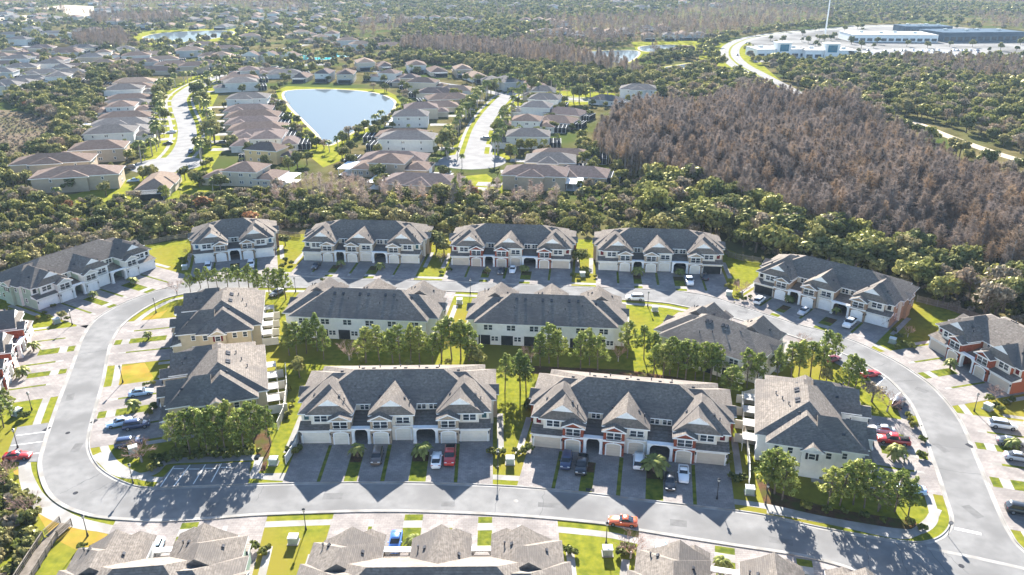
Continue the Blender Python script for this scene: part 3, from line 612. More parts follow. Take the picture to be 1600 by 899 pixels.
def car(px, py, deg, kind, col, label, group='cars parked by the townhouses', world=None, simple=False):
    (bm, rm), (g, wh, ri, hl, tl, wr) = car_meshes(kind, col); L, hw, sill, sh, cab = CARS[kind]
    p = world or G(px, py, .6); t = thing('parked_car', (*p, .06), R(deg), label, 'car', group)
    put('body', bm, t); put('glasshouse', g, t); put('roof_panel', rm, t)
    if simple: return t
    for x in (.17*L-L/2+.05, .8*L-L/2):
        for s in (-1, 1): w = put('wheel', wh, t, (x, s*(hw-.1), wr)); put('rim', ri, w)
    for s in (-1, 1):
        put('headlight', hl, t, (-L/2+.1, s*hw*.62, sh[1][1]-.02)); put('tail_light', tl, t, (L/2-.12, s*hw*.68, sh[-2][1]-.14))
        put('wing_mirror', cached(('mir',col), lambda: MB().box(-.08,.1,-.1,.1,0,.14).mesh('wing_mirror', PAINT[col])), t, (cab[0][0]+.35-L/2, s*(hw+.08), cab[0][1]-.02))
    return t
A = {b[0]: math.degrees(b[2]) for b in BLD}
# nose towards the garage: car front (-x local) must point along building +y
def nose_in(k): return A[k]-90
def nose_out(k): return A[k]+90
car(589,713,nose_out('T1'),'suv','brown','dark brown estate car on the driveway of the cream and tan near block')
car(682,718,nose_in('T1'),'sedan','white','white saloon beside the red pickup before the near block')
car(703,712,nose_out('T1'),'pickup','red','red pickup truck beside a white saloon before the near block')
car(885,720,nose_out('T2'),'suv','navy','dark blue estate car before the red-brick near block')
car(909,727,nose_out('T2'),'pickup','black','black pickup with open bed before the red-brick near block')
car(998,720,nose_in('T2'),'suv','white','white estate car at the arch of the red-brick near block')
car(1047,752,nose_out('T2'),'sedan','black','black saloon beside the big driveway palm of the red-brick block')
car(1068,740,nose_out('T2'),'coupe','white','white coupe beside the black saloon before the red-brick block')
car(973,814,-8,'coupe','orange','orange-red coupe parked at the kerb of the near road')
car(325,417,nose_out('T3'),'suv','white','white estate car on the double drive of the blue-shuttered block')
car(392,413,nose_out('T3'),'suv','white','white estate car near the arch of the blue-shuttered block')
car(494,415,nose_out('T4'),'sedan','black','black saloon before the tan back-row block')
car(783,423,nose_out('T5'),'sedan','black','black saloon beside a white one before the red-bayed back-row block')
car(801,421,nose_out('T5'),'sedan','white','white saloon beside a black one before the red-bayed back-row block')
car(1077,439,nose_out('T6'),'pickup','white','white pickup before the red-shuttered back-row block')
car(1101,432,nose_in('T6'),'sedan','black','dark saloon at the open garage of the red-shuttered block')
car(992,465.5,-5,'suv','white','white estate car parked along the back road')
car(1187,469,nose_in('T7')+4,'suv','white','white estate car at the open garage of the brown-sided block')
car(1256,486,nose_out('T7'),'sedan','silver','silver saloon in the middle driveway of the brown-sided block')
car(1328,505,nose_out('T7'),'pickup','white','white pickup before the brown-sided block')
car(1360,584,-163,'coupe','red','bright red coupe in the bay beside the curving road')
car(1300,561,-150,'sedan','maroon','maroon saloon half hidden by a pine in the roadside bay')
car(1404,629,-125,'suv','black','black estate car behind the bare tree in the roadside bay')
car(1396,688,nose_in('T16')+2,'pickup','red','red pickup before the mint-green block')
car(1378,671,nose_in('T16'),'sedan','silver','silver saloon beyond the red pickup at the mint-green block')
car(1424,764,nose_in('T16'),'sedan','paleblue','pale blue saloon half under the pines by the junction')
car(1567,664,nose_in('T21'),'suv','white','white estate car on the eastern driveways')
car(1579,690,nose_in('T21'),'sedan','grey','grey saloon behind a small palm on the eastern driveways')
car(1592,714,nose_in('T21'),'sedan','silver','silver saloon below the grey one on the eastern driveways')
car(1597,797,nose_in('T21'),'suv','black','dark estate car cut by the eastern picture edge')
car(220,613,nose_in('T12'),'sedan','paleblue','pale blue saloon beside the dry lawn at the yellow-tan block')
car(186,660,nose_out('T12')+8,'sedan','paleblue','pale blue saloon in front beside a navy estate car by the car park')
car(213,664,nose_in('T12'),'suv','navy','navy estate car close behind a pale blue saloon')
car(201,692,nose_in('T12'),'suv','navy','navy estate car beside the pink bare tree')
car(27,712,188,'coupe','red','small red car parked in the western car park')
car(433,457,60,'sedan','grey','grey saloon among the pines at the back corner')
car(618,846,nose_in('T18'),'sedan','blue','blue saloon between two roofs at the bottom edge')
car(243,857,nose_in('T17'),'sedan','paleblue','pale blue saloon between the roofs beside the footbridge')
car(1033,862,nose_in('T19')+3,'sedan','paleblue','pale blue saloon behind a roof below the orange-red coupe')

# ================================================================== STREET LAMPS, SIGN, BOXES, FENCES, FOOTBRIDGE
M_pole = mat('lamp_pole', (0.02,0.02,0.022), (0.035,0.035,0.037), 3, rough=.4, spec=.4); M_lens = mat('lamp_lens', (0.5,0.48,0.42), (0.42,0.4,0.36), 3, rough=.3)
def lamp(px, py, label, h=4.1):
    t = thing('street_lamp', (*G(px,py),0), 0, label, 'street lamp', 'lamps along the loop road')
    put('base', cached('lbase', lambda: MB().tube((0,0,0),(0,0,.5),.19,.15,n=8).tube((0,0,.5),(0,0,.75),.12,.09,n=8).mesh('base', M_pole)), t)
    put('pole', cached('lpole', lambda: MB().tube((0,0,.7),(0,0,h-.75),.075,.055,n=8).mesh('pole', M_pole)), t)
    hd = put('lantern', cached('llant', lambda: MB().tube((0,0,h-.75),(0,0,h-.65),.1,.2,n=6).tube((0,0,h-.2),(0,0,h-.02),.3,.06,n=6).tube((0,0,h-.02),(0,0,h+.12),.04,.01,n=6).tube((0,0,h-.65),(0,0,h-.6),.21,.21,n=6).mesh('lantern', M_pole)), t)
    put('lens', cached('llens', lambda: MB().tube((0,0,h-.62),(0,0,h-.2),.17,.23,n=6).mesh('lens', M_lens)), hd)
for x, y, l in [(192,598,'black street lamp on the dry lawn beside the yellow-tan block'),(50,641,'black street lamp by the western car park'),(137,838,'black street lamp beside the timber footbridge'),(1522,643,'black street lamp on the lawn below the rust-red block'),
                (244,489,'black street lamp inside the back-left bend'),(113,508,'black street lamp before the white and sage block'),(778,733,'black street lamp between the two near blocks'),(478,828,'black street lamp on the bottom lawn near the tree shadows'),
                (947,850,'black street lamp beside the orange-red coupe'),(1012,479,'black street lamp at the top of the dry orange lawn'),(208,756,'black street lamp on the verge of the near bend'),(1120,780,'black street lamp near the eastern end of the red-brick block'),
                (735,458,'black street lamp before the red-bayed back-row block'),(462,456,'black street lamp among the pines of the back road'),(28,700,'black street lamp at the kerb of the western car park'),(1196,789,'black street lamp beside the pine trunks near the junction'),(1408,742,'black street lamp by the mint-green block')][:17]: lamp(x, y, l)
def sign(px, py, rot):
    t = thing('stop_sign', (*G(px,py),0), R(rot), 'stop sign on a post at the junction corner', 'sign')
    put('post', MB().box(-.035,.035,-.035,.035,0,2.2).mesh('post', M_pole), t)
    oc = [(.38*math.cos(math.pi/8+math.pi/4*k), .38*math.sin(math.pi/8+math.pi/4*k)) for k in range(8)]
    pl = MB(); pl.quad([(x,-.05,2.45+z) for x,z in oc]); pl.quad([(x,-.04,2.45+z) for x,z in oc[::-1]], 1)
    p = put('panel', pl.mesh('panel', [mat('sign_red',(0.4,0.02,0.02),(0.36,0.02,0.02),2,rough=.4), M_rim]), t)
    fc = bpy.data.curves.new('STOP', 'FONT'); fc.body = 'STOP'; fc.size = .27; fc.align_x = 'CENTER'; fc.align_y = 'CENTER'; fc.materials.append(M_paint)
    fo = bpy.data.objects.new('lettering', fc); me = bpy.data.meshes.new_from_object(fo); me.materials.clear(); me.materials.append(M_paint); bpy.data.objects.remove(fo)
    put('lettering', me, p, (0,-.056,2.45), (math.pi/2,0,0))
sign(1481,838,165)
M_box = mat('cabinet_green', (0.32,0.37,0.32), (0.27,0.31,0.27), 2, rough=.6); M_boxw = mat('cabinet_pale', (0.6,0.6,0.56), (0.54,0.54,0.5), 2, rough=.6)
def cabinet(px, py, rot, label):
    t = thing('utility_cabinet', (*G(px,py),.02), R(rot), label, 'utility cabinet', 'utility cabinets on the lawns')
    put('plinth', cached('cpl', lambda: MB().box(-.85,.85,-.75,.75,0,.12).mesh('plinth', M_conc)), t)
    put('body', cached('cbd', lambda: MB().box(-.7,.7,-.6,.6,.12,1.15).mesh('body', M_box)), t)
    put('lid', cached('clid', lambda: MB().box(-.75,.75,-.66,.66,1.15,1.28).box(-.6,.6,-.5,.5,1.28,1.33).mesh('lid', M_boxw)), t)
    put('door', cached('cdr', lambda: MB().box(-.62,-.03,-.63,-.6,.2,1.08).box(.03,.62,-.63,-.6,.2,1.08).mesh('door', M_box)), t)
for a in [(428,725,0,'pale utility cabinet beside the tan near block and its white fence'),(797,724,0,'pale utility cabinet between the two near blocks'),(1171,771,-10,'pale utility cabinet at the end of the long white fence'),(459,848,0,'pale utility cabinet on the bottom lawn by the tree shadows'),
          (949,866,0,'pale utility cabinet below the orange-red coupe'),(1023,486,0,'utility cabinet on the dry orange lawn'),(910,432,0,'utility cabinet between the red-bayed and red-shuttered blocks'),(1139,462,-20,'utility cabinet at the corner by the orange bare tree'),
          (1394,536,-35,'utility cabinet beside the brown-sided block'),(1543,640,-60,'utility cabinet on the lawn below the rust-red block'),(89,505,50,'utility cabinet before the white and sage block'),(209,707,30,'pale green utility cabinet under the pink bare tree'),(28,648,70,'utility cabinet behind the western lamp'),(718,474,0,'utility cabinet on the bright strip between the rear-facing blocks'),(289,421,15,'utility cabinet at the western end of the blue-shuttered block')]: cabinet(*a)

M_vinyl = mat('vinyl_fence', (0.6,0.58,0.53), (0.52,0.5,0.45), .8, rough=.6); M_wood = mat('weathered_wood', (0.15,0.128,0.105), (0.21,0.18,0.15), 1.2, rough=.9, detail=8); M_wood2 = mat('grey_fence_wood', (0.16,0.14,0.12), (0.23,0.2,0.17), 1.2, rough=.9)
def fence(pts, h, step, mt, label, closed_panel=True, name='fence'):
    l = [Vector((*p, 0)) for p in Gs(pts)]; t = thing(name, tuple(l[0]), 0, label, 'fence'); o = l[0]
    for a, b in zip(l, l[1:]):
        n = max(1, round((b-a).length/step))
        for i in range(n):
            p = a+(b-a)*(i/n)-o; q = a+(b-a)*((i+1)/n)-o; ang = math.atan2((q-p).y, (q-p).x); d = (q-p).length
            pm = MB()
            if closed_panel: pm.box(.06,d-.06,-.03,.03,.08,h-.05).box(.06,d-.06,-.05,.05,h-.05,h+.02).box(.06,d-.06,-.045,.045,.05,.16)
            else:
                for z in (.25,h*.5,h-.12): pm.box(0,d,-.02,.02,z,z+.09)
                k = int(d/.22)
                for j in range(k): x = d*(j+.5)/k; pm.box(x-.06,x+.06,-.035,-.02,.08,h)
            put('panel', pm.mesh('panel', mt), t, tuple(p), ang); put('post', cached(('fpost',h,mt.name), lambda: MB().box(-.07,.07,-.07,.07,0,h+.1).box(-.09,.09,-.09,.09,h+.1,h+.15).mesh('post', mt)), t, tuple(p), ang)
fence([(447,580),(449,612),(444,650),(434,673)], 1.9, 2.4, M_vinyl, 'white vinyl fence between the yellow-tan block and the tan near block')
fence([(1228,608),(1158,626),(1161,668),(1167,700),(1170,738),(1170,762)], 1.9, 2.4, M_vinyl, 'long white vinyl fence beside the mint-green block')
fence([(447,726),(463,700),(471,676)], 1.7, 2.2, M_vinyl, 'short pale fence at the western end of the tan near block')
fence([(1126,388),(1138,402),(1160,408),(1190,412)], 1.8, 2.4, M_wood2, 'weathered fence behind the red-shuttered back-row block', False)
fence([(1432,472),(1480,484),(1530,502),(1600,530),(1680,562)], 1.8, 2.4, M_wood2, 'weathered fence behind the rust-red block below the trees', False)
fence([(898,398),(918,398)], 1.8, 2.4, M_wood2, 'short weathered fence between two back-row blocks', False)
fence([(430,366),(470,372)], 1.5, 2.4, M_wood2, 'short weathered fence behind the blue-shuttered block', False)
fence([(226,384),(262,376),(292,372)], 1.5, 2.4, M_wood2, 'weathered fence behind the white and sage block', False)
fence([(1470,270),(1520,290),(1560,305)], 1.6, 3.0, M_wood2, 'fence along the pale track beyond the wood', False)

# timber footbridge at the lower left
t = thing('footbridge', (*G(100,822),.0), 0, 'grey timber footbridge with railings running off the bottom corner', 'footbridge')
path = [Vector((*p,0)) for p in Gs([(104,821),(80,842),(62,870),(40,905),(12,952)])]; o = Vector((*G(100,822),0)); hw = 1.05; acc = 0
pm = cached('plank', lambda: MB().box(-.085,.085,-hw,hw,.28,.34).mesh('plank', M_wood))
for a, b in zip(path, path[1:]):
    d = (b-a); n = int(d.length/.2); ang = math.atan2(d.y, d.x); u = d.normalized(); v = Vector((-u.y,u.x,0))
    for i in range(n): p = a+d*((i+.5)/n)-o; put('plank', pm, t, tuple(p), ang)
    for s in (-1, 1):
        k = max(1, round(d.length/2.2))
        for j in range(k+1 if b is path[-1] else k):
            p = a+d*(j/k)+v*(s*hw)-o; put('post', cached('bpost', lambda: MB().box(-.06,.06,-.06,.06,0,1.5).mesh('post', M_wood)), t, tuple(p), ang)
        p, q = a+v*(s*hw)-o, b+v*(s*hw)-o
        for z in (.55,1.0): put('rail', MB().bar((*p.xy,z),(*q.xy,z),.05,.1).mesh('rail', M_wood), t)
        put('handrail', MB().bar((*p.xy,1.42),(*q.xy,1.42),.16,.05).mesh('handrail', M_wood), t)
        bl = MB(); nb = int(d.length/.16)
        for j in range(nb): r = p+(q-p)*((j+.5)/nb); bl.box(r.x-.018,r.x+.018,r.y-.018,r.y+.018,.6,1.42)
        put('balusters', bl.mesh('balusters', M_wood), t)
# ================================================================== THE FAR SUBURB: ponds, streets, lawns
M_water = bpy.data.materials.new('pond_water'); M_water.use_nodes = True
_wn = M_water.node_tree.nodes; _wl = M_water.node_tree.links.new; _wn.remove(_wn['Principled BSDF'])
_d = _wn.new('ShaderNodeBsdfDiffuse'); _d.inputs[0].default_value = (0.065,0.08,0.09,1); _gl = _wn.new('ShaderNodeBsdfGlossy'); _gl.inputs['Roughness'].default_value = .05; _gl.inputs[0].default_value = (.9,.95,1,1)
_mx = _wn.new('ShaderNodeMixShader'); _mx.inputs[0].default_value = .14; _wl(_d.outputs[0], _mx.inputs[1]); _wl(_gl.outputs[0], _mx.inputs[2]); _wl(_mx.outputs[0], _wn['Material Output'].inputs[0])
_t = _wn.new('ShaderNodeTexNoise'); _t.inputs['Scale'].default_value = .35; _t.inputs['Detail'].default_value = 4; _g = _wn.new('ShaderNodeNewGeometry'); _wl(_g.outputs['Position'], _t.inputs['Vector'])
_p = _wn.new('ShaderNodeBump'); _p.inputs['Strength'].default_value = .05; _p.inputs['Distance'].default_value = .3; _wl(_t.outputs['Fac'], _p.inputs['Height']); _wl(_p.outputs[0], _gl.inputs['Normal'])
M_sand = mat('bare_sand', (0.36,0.30,0.22), (0.44,0.37,0.28), .1); M_marsh = mat('marsh_grass', (0.10,0.075,0.055), (0.145,0.11,0.08), .3, rough=1, c3=(0.085,0.08,0.04), scale3=.06)
PONDS = [[(444,147),(460,141),(520,140),(575,144),(605,152),(616,162),(606,180),(580,196),(552,206),(525,222),(513,227),(505,222),(496,209),(476,189),(454,167)],
         [(225,58),(262,51),(350,48),(364,53),(330,61),(290,66),(240,64)], [(905,83),(935,80),(990,79),(997,86),(978,98),(955,97),(930,91)], [(1002,73),(1040,70.5),(1080,72),(1075,77),(1040,81),(1005,80)], [(1032,107),(1090,98),(1094,101),(1042,111)]]
KEEP = []       # plan areas that stay free of trees: ('poly', pts) ('disc', x, y, r) ('line', pts, r)
for i, pts in enumerate(PONDS):
    l = smooth(Gs(pts), 5, True); struct('pond', sheet([l], .06), M_water); s = 1 if signed(l) > 0 else -1
    rim = offset(l, -s*1.6, True); rim2 = offset(l, -s*(4.0 if i == 0 else 4), True); m = MB(); strip(m, offset(l, s*.6, True), rim, .05, True); struct('pond_bank', m, M_sand)
    m = MB(); strip(m, rim, rim2, .045, True); struct('lawn', m, M_lawn2); KEEP.append(('poly', rim2 if i == 0 else offset(l, -s*(8 if i == 1 else 15), True)))
    if i == 0: POND1 = l
LAWNS = [[(60,308),(118,303),(180,286),(215,276),(262,240),(330,262),(345,292),(300,308),(220,316),(150,322)], [(925,246),(946,258),(966,275),(960,288),(944,284)], [(700,278),(760,272),(800,300),(760,305)],
         [(430,142),(448,135),(600,140),(620,150),(620,168),(600,192),(548,220),(536,250),(505,262),(478,240),(456,205),(442,170)],
         [(215,265),(232,225),(240,190),(244,165),(250,148),(300,120),(345,112),(345,140),(330,170),(340,200),(348,235),(330,262)],
         [(690,262),(706,232),(728,200),(742,176),(770,150),(820,140),(960,146),(965,160),(880,166),(820,172),(800,190),(776,225),(800,250)], [(1180,60),(1090,72),(1095,110),(1190,140),(1240,145),(1190,100)], [(985,66),(1100,62),(1110,84),(1085,84),(1000,84)], [(205,60),(225,48),(375,44),(420,52),(360,62),(330,66),(240,72)], [(850,92),(990,64),(1000,72),(940,100)][:0]]
for i, l in enumerate(LAWNS):
    if l: struct('lawn', sheet([Gs(l)], .02+.0015*i), M_lawn2)
for i in (1,): KEEP.append(('poly', Gs(LAWNS[i])))
struct('marsh', sheet([smooth(Gs([(-80,180),(0,172),(60,180),(84,196),(78,220),(60,238),(0,246),(-80,250)]),4,True)], .03), M_marsh); KEEP.append(('poly', Gs([(-80,180),(0,175),(60,182),(80,196),(75,220),(55,236),(0,242),(-80,246)])))
for l in ([(60,13),(100,8),(146,10),(150,24),(122,29),(92,17)], [(-20,28),(40,24),(60,30),(20,36)]): struct('bare_field', sheet([Gs(l)], .03), M_sand); KEEP.append(('poly', Gs(l)))
def street(pts, wd, mt, z=.05, round_=0, name='street'):
    l = smooth(Gs(pts), 6); m = MB(); strip(m, offset(l, wd/2), offset(l, -wd/2), z); struct(name, m, mt); KEEP.append(('line', l, wd/2+2.5))
    if round_:
        c = l[0]; struct('turning_circle', sheet([[(c[0]+round_*math.cos(k*math.pi/12), c[1]+round_*math.sin(k*math.pi/12)) for k in range(24)]], z+.003), mt); KEEP.append(('disc', *c, round_+2))
    return l
SL = street([(262,258),(283,238),(292,218),(291,195),(282,170),(282,152),(305,134),(340,120),(372,111),(440,104),(520,100)], 9, M_road2, round_=15)
SR = street([(738,252),(744,228),(752,202),(764,181),(778,164),(793,150),(815,143),(860,151),(910,156),(985,154)], 9, M_road2, round_=15)
street([(793,150),(760,143),(725,136),(690,131),(640,121),(600,113),(560,110)], 8, M_road2, .053)
for l, off in ((SL,7.5),(SL,-7.5),(SR,7.5),(SR,-7.5)):
    m = MB(); strip(m, offset(l, off+.8), offset(l, off-.8), .048); struct('footpath', m, M_conc)
street([(0,121),(60,108),(120,112),(150,100),(140,84),(80,78),(20,70)], 8, M_road2, .056); street([(180,92),(250,102),(330,92),(420,80),(480,70)], 8, M_road2, .059)
RD = street([(1330,190),(1262,160),(1215,135),(1178,115),(1152,100),(1140,85),(1146,71),(1172,60),(1215,53),(1290,46),(1400,40)], 18, M_road2, .06, name='highway')
m = MB(); strip(m, offset(RD,.9), offset(RD,-.9), .066); struct('median', m, M_lawn2)
for off in (5.6,-5.6):
    m = MB(); lo = offset(RD, off)
    for i in range(0, len(lo)-1, 2): 
        a, b = lo[i], lo[i+1]; strip(m, offset([a,b],.2), offset([a,b],-.2), .067)
    struct('lane_marking', m, M_paint)
TR = street([(1420,190),(1440,196),(1468,208),(1505,222),(1545,236),(1590,250)], 6, M_sand, .05, name='track'); KEEP.append(('line', [(a-2, b-13) for a, b in TR], 13))
SITE = [(1170,62),(1240,50),(1330,40),(1440,37),(1600,52),(1720,60),(1700,92),(1600,90),(1480,94),(1400,92),(1330,92),(1290,103),(1240,95),(1178,98)]
struct('business_yard', sheet([Gs(SITE)], .04), mat('yard_concrete',(0.12,0.115,0.108),(0.22,0.21,0.197),.03,detail=8)); KEEP.append(('poly', Gs(SITE)))
struct('car_park', sheet([Gs([(1335,78),(1440,76),(1545,80),(1530,90),(1420,91),(1340,90)])], .045), M_road2)

# ------------------------------------------------------------------ houses
RF = [mat('roof_brown',(0.13,0.098,0.082),(0.175,0.135,0.113),1.2,coords='obj',var=.12,detail=7), mat('roof_grey',(0.115,0.105,0.098),(0.16,0.147,0.138),1.2,coords='obj',var=.12,detail=7), mat('roof_tan',(0.19,0.143,0.113),(0.24,0.185,0.145),1.2,coords='obj',var=.1,detail=7), mat('roof_mauve',(0.118,0.094,0.085),(0.165,0.132,0.12),1.2,coords='obj',var=.1,detail=7)]
RFN = ['brown','grey','tan','mauve']
WL = [stucco('h_white',(0.62,0.61,0.57)), stucco('h_cream',(0.55,0.48,0.37)), stucco('h_tan',(0.42,0.34,0.25)), stucco('h_yellow',(0.56,0.42,0.22)), stucco('h_grey',(0.42,0.43,0.42))]
WLN = ['white','cream','tan','yellow','grey']
def hip(m, x0, x1, y0, y1, ze, pitch=.42, th=.25, ov=.5):
    x0 -= ov; x1 += ov; y0 -= ov; y1 += ov; dx, dy = x1-x0, y1-y0
    if dx >= dy: roof_x(m, x0, x1, y0, y1, ze, (y0+y1)/2, ze+dy/2*pitch, dy/2, dy/2, th)
    else:
        ym = dx/2; zr = ze+dx/2*pitch; xm = (x0+x1)/2; a, b, c, d = (x0,y0,ze),(x1,y0,ze),(x1,y1,ze),(x0,y1,ze); r0, r1 = (xm,y0+ym,zr),(xm,y1-ym,zr)
        m.quad([a,b,r0]); m.quad([b,c,r1,r0]); m.quad([c,d,r1]); m.quad([d,a,r0,r1]); fascia(m, [a,b,c,d], th)
#  blocks (x0,x1,y0,y1,height) per house kind; -x is the garage end
HK = [[(-12,10,-6,6,3.0),(-9,-2,-7.2,3,3.05)], [(-7,11,-6,6,5.8),(-13,-6,-6,2,3.0)], [(-5,7,-6,5.5,5.8),(-12.5,-4,-6.5,4,3.0),(6,13,-6,6,3.05)], [(-11,9,-6.5,5.5,5.8),(-6,2,-7.6,0,5.75)], [(-12,12,-6.2,6.2,3.0),(-4,4,-5,6.9,3.05)]]
LAN = [(10,15.5,-4,5,2.6),(11,16,-5,4,2.8),(13,18,-5,5,2.6),(9,14,-5,4,2.7),(12,17,-4,5,2.6)]
_hm = {}
def house(x, y, deg, kind, rc, wc, label, s=1.0, detail=True, lanai=1, cat='house', group='houses of the far suburb', sy=None, drive=0):
    """a detached house: wall, roof, garage door, windows and the screened pool cage behind it"""
    t = thing('house', (x, y, 0), R(deg), label, cat, group); KEEP.append(('disc', x, y, 12.5*s))
    if drive:
        dm = MB(); c_, s_ = math.cos(R(deg)), math.sin(R(deg)); q = [(-12*s,-4.4),(-12*s-drive,-3.6),(-12*s-drive,1.8),(-12*s,2.2)]; dm.quad([(x+a*c_-b*s_, y+a*s_+b*c_, .046) for a, b in q][::-1]); struct('driveway', dm, M_conc)
    k = ('w',kind,wc)
    if k not in _hm:
        m = MB()
        for i, (a,b,c,d,h) in enumerate(HK[kind]): m.box(a,b,c+.01*i,d-.01*i,0,h)
        _hm[k] = m.mesh('wall', WL[wc])
    k2 = ('r',kind,rc)
    if k2 not in _hm:
        m = MB()
        for i, (a,b,c,d,h) in enumerate(HK[kind]): hip(m,a,b,c,d,h+.02*i)
        _hm[k2] = m.mesh('roof', [RF[rc], M_trim])
    sc = (s, s if sy is None else sy, 1.0)
    put('wall', _hm[k], t, None, None, sc); put('roof', _hm[k2], t, None, None, sc)
    if lanai:
        a,b,c,d,h = LAN[kind]
        if ('l',kind,lanai) not in _hm:
            m = MB(); m.box(a,b-.05,c,d,0,.08,1)
            if lanai == 1:      # screened cage: dark mesh walls between white posts
                m.box(a+.05,b,c,d,.08,h,0)
                for xx in np.linspace(a+.1,b,4): m.box(xx-.06,xx+.06,c-.06,d+.06,h,h+.1,1); m.box(xx-.05,xx+.05,c-.05,c,.05,h,1); m.box(xx-.05,xx+.05,d,d+.05,.05,h,1)
            else:               # solid white patio roof on posts
                m.box(a-.2,b+.3,c-.3,d+.3,h,h+.16,1)
                for xx in (a+.3,(a+b)/2,b):
                    for yy in (c,d): m.box(xx-.06,xx+.06,yy-.06,yy+.06,0,h,1)
                m.box(a,a+.1,c,d,0,h,0)
            _hm[('l',kind,lanai)] = m.mesh('screen_enclosure' if lanai == 1 else 'patio_roof', [M_dark, M_trim])
        put('screen_enclosure' if lanai == 1 else 'patio_roof', _hm[('l',kind,lanai)], t, None, None, sc)
    if detail:
        a,b,c,d,h = HK[kind][1 if kind != 3 and kind != 4 else 0]
        put('garage_door', cached('hgar', lambda: MB().box(-.04,.02,-2.4,2.4,.02,2.2).mesh('garage_door', DOOR['white'])), t, (a*s-.02,(c+d)/2*(s if sy is None else sy),0))
        n = 0
        for i, (a,b,c,d,h) in enumerate(HK[kind][:1]+HK[kind][2:3]):
            for z in ((1.0,3.9) if h > 4 else (1.0,)):
                for f in (.22,.55,.82):
                    for yy, rr in ((c,0),(d,180)): window(t, (a+(b-a)*f)*s, yy*(s if sy is None else sy)+(-.02 if rr == 0 else .02), z, 1.7 if f == .55 else .95, 1.2, R(rr))
                window(t, b*s+.02, (c+d)/2, z, 1.7, 1.2, R(90))
    return t
def H(px, py, deg, kind, rc, wc, label, **kw): x, y = G(px, py); return house(x, y, deg, kind, rc, wc, label, **kw)
rnd = random.Random(5)
H(134,291,15,3,0,2,'large tan-walled two-storey house at the western turning circle, windows facing the scrub', s=1.5, sy=1.1, lanai=0)
H(96,270,14,3,0,2,'large two-storey house behind the tan-walled one at the western turning circle', s=1.45, sy=1.1, lanai=0)
H(150,249,15,1,0,2,'brown-roofed house third back from the western scrub', s=1.2, lanai=0)
H(250,296,-80,4,2,1,'low tan-roofed house end-on between two bright lawns', s=.95)
H(384,284,-8,2,0,1,'house with a white patio roof and dark screens beside the thicket', s=1.15, lanai=2)
H(424,252,185-20,1,0,3,'yellow-walled two-storey house near the foot of the pond', s=.85)
for i, (px, py) in enumerate([(186,222),(190,212),(192,201),(195,190),(197,180),(199,170),(201,161),(203,152),(206,143),(209,134)]):
    H(px, py, 195, [1,0,4,0,2,4,0,1,4,0][i], [1,1,1,0,0,1,0,1,0,2][i], [0,4,4,2,0,1,0,0,1,0][i], f'{["grey","grey","grey","brown","brown","grey","brown","grey","brown","tan"][i]}-roofed house, {ORD[i]} from the turning circle on the western side of the western street', s=1.2, sy=1.3, drive=11, detail=i < 7, lanai=2 if i in (2,4,6) else 1)
for i, (px, py) in enumerate([(417,231),(410,219),(405,208),(399,198),(397,188),(394,178),(394,166),(372,141),(378,129),(388,121),(416,118),(446,120)]):
    H(px, py, 8 if i < 7 else 20, [2,0,4,0,4,0,3,1,0,2,4,0][i], [3,3,0,3,0,3,1,1,0,3,0,1][i], [0,1,1,2,1,1,0,0,1,4,1,0][i], f'{["mauve","mauve","brown","mauve","brown","mauve","grey","grey","brown","mauve","brown","grey"][i]}-roofed house, {ORD[i]} from the turning circle on the pond side of the western street', s=1.15, sy=1.35, drive=11, detail=i < 7)
for i, (px, py, L, k, rc, wc) in enumerate([(662,293,1.2,4,3,2),(616,271,1.2,2,0,2),(613,256,1.25,0,3,1),(634,233,1.25,3,1,0),(628,219,1.15,0,0,2),(640,196,.9,3,1,0),(664,183,1.0,1,3,1),(684,173,1.0,0,0,1),(700,160,1.1,4,0,2)]):
    H(px, py, [170,172,176,178,180,182,188,192,195][i], k, rc, wc, f'{RFN[rc]}-roofed house, {ORD[i]} from the thicket on the pond side of the eastern street', s=L, sy=1.2, drive=10, detail=i < 6, lanai=2 if i in (0,1,5) else 1)
for i, (px, py, L, k, rc, wc) in enumerate([(842,290,1.2,3,3,2),(912,281,.95,0,3,2),(864,269,1.0,3,1,1),(880,252,1.1,4,0,1),(818,228,1.1,1,1,0),(820,203,1.2,2,0,0),(872,197,.9,0,0,1),(884,184,.9,4,3,1),(834,181,.9,1,1,0),(854,168,.9,3,1,0),(845,155,.8,1,1,1)]):
    H(px, py, [-8,-12,-4,-6,-3,-8,-20,-25,-10,-10,-10][i], k, rc, wc, f'{RFN[rc]}-roofed house, {ORD[i]} from the thicket between the eastern street and the leafless wood', s=L, sy=1.2, drive=10, detail=i < 6, lanai=2 if i == 0 else 1)
H(1002,152,-12,3,1,0,'pale grey-roofed house standing alone at the top edge of the leafless wood', s=1.2); H(950,163,-35,0,1,0,'low grey-roofed house beside the short side street by the wood', s=.9)
def rowof(pts, deg, what, cols, seed, s=1.0, detail=False, lan=1):
    r = random.Random(seed)
    for i, (px, py) in enumerate(pts):
        rc = r.choice(cols); H(px, py, deg+r.uniform(-8,8), r.randrange(5), rc, r.choice([0,0,1,1,2,4]), f'{RFN[rc]}-roofed house, {ORD[i]} {what}', s=s*r.uniform(.9,1.1), detail=detail, lanai=lan)
rowof([(473,126),(509,126),(543,127)], -92, 'from the west on the far shore of the large pond', [0,3], 1, .95, True)
rowof([(612,126),(644,134),(666,141),(684,151),(710,147)], 170, 'from the west along the stony shore of the large pond', [0,2,3], 2, 1.05)
rowof([(570,107),(601,108),(650,111),(682,116),(722,118),(744,125),(770,133),(796,139),(834,140)], -75, 'from the west in the row below the evergreen wood', [2,0,1], 3, 1.05)
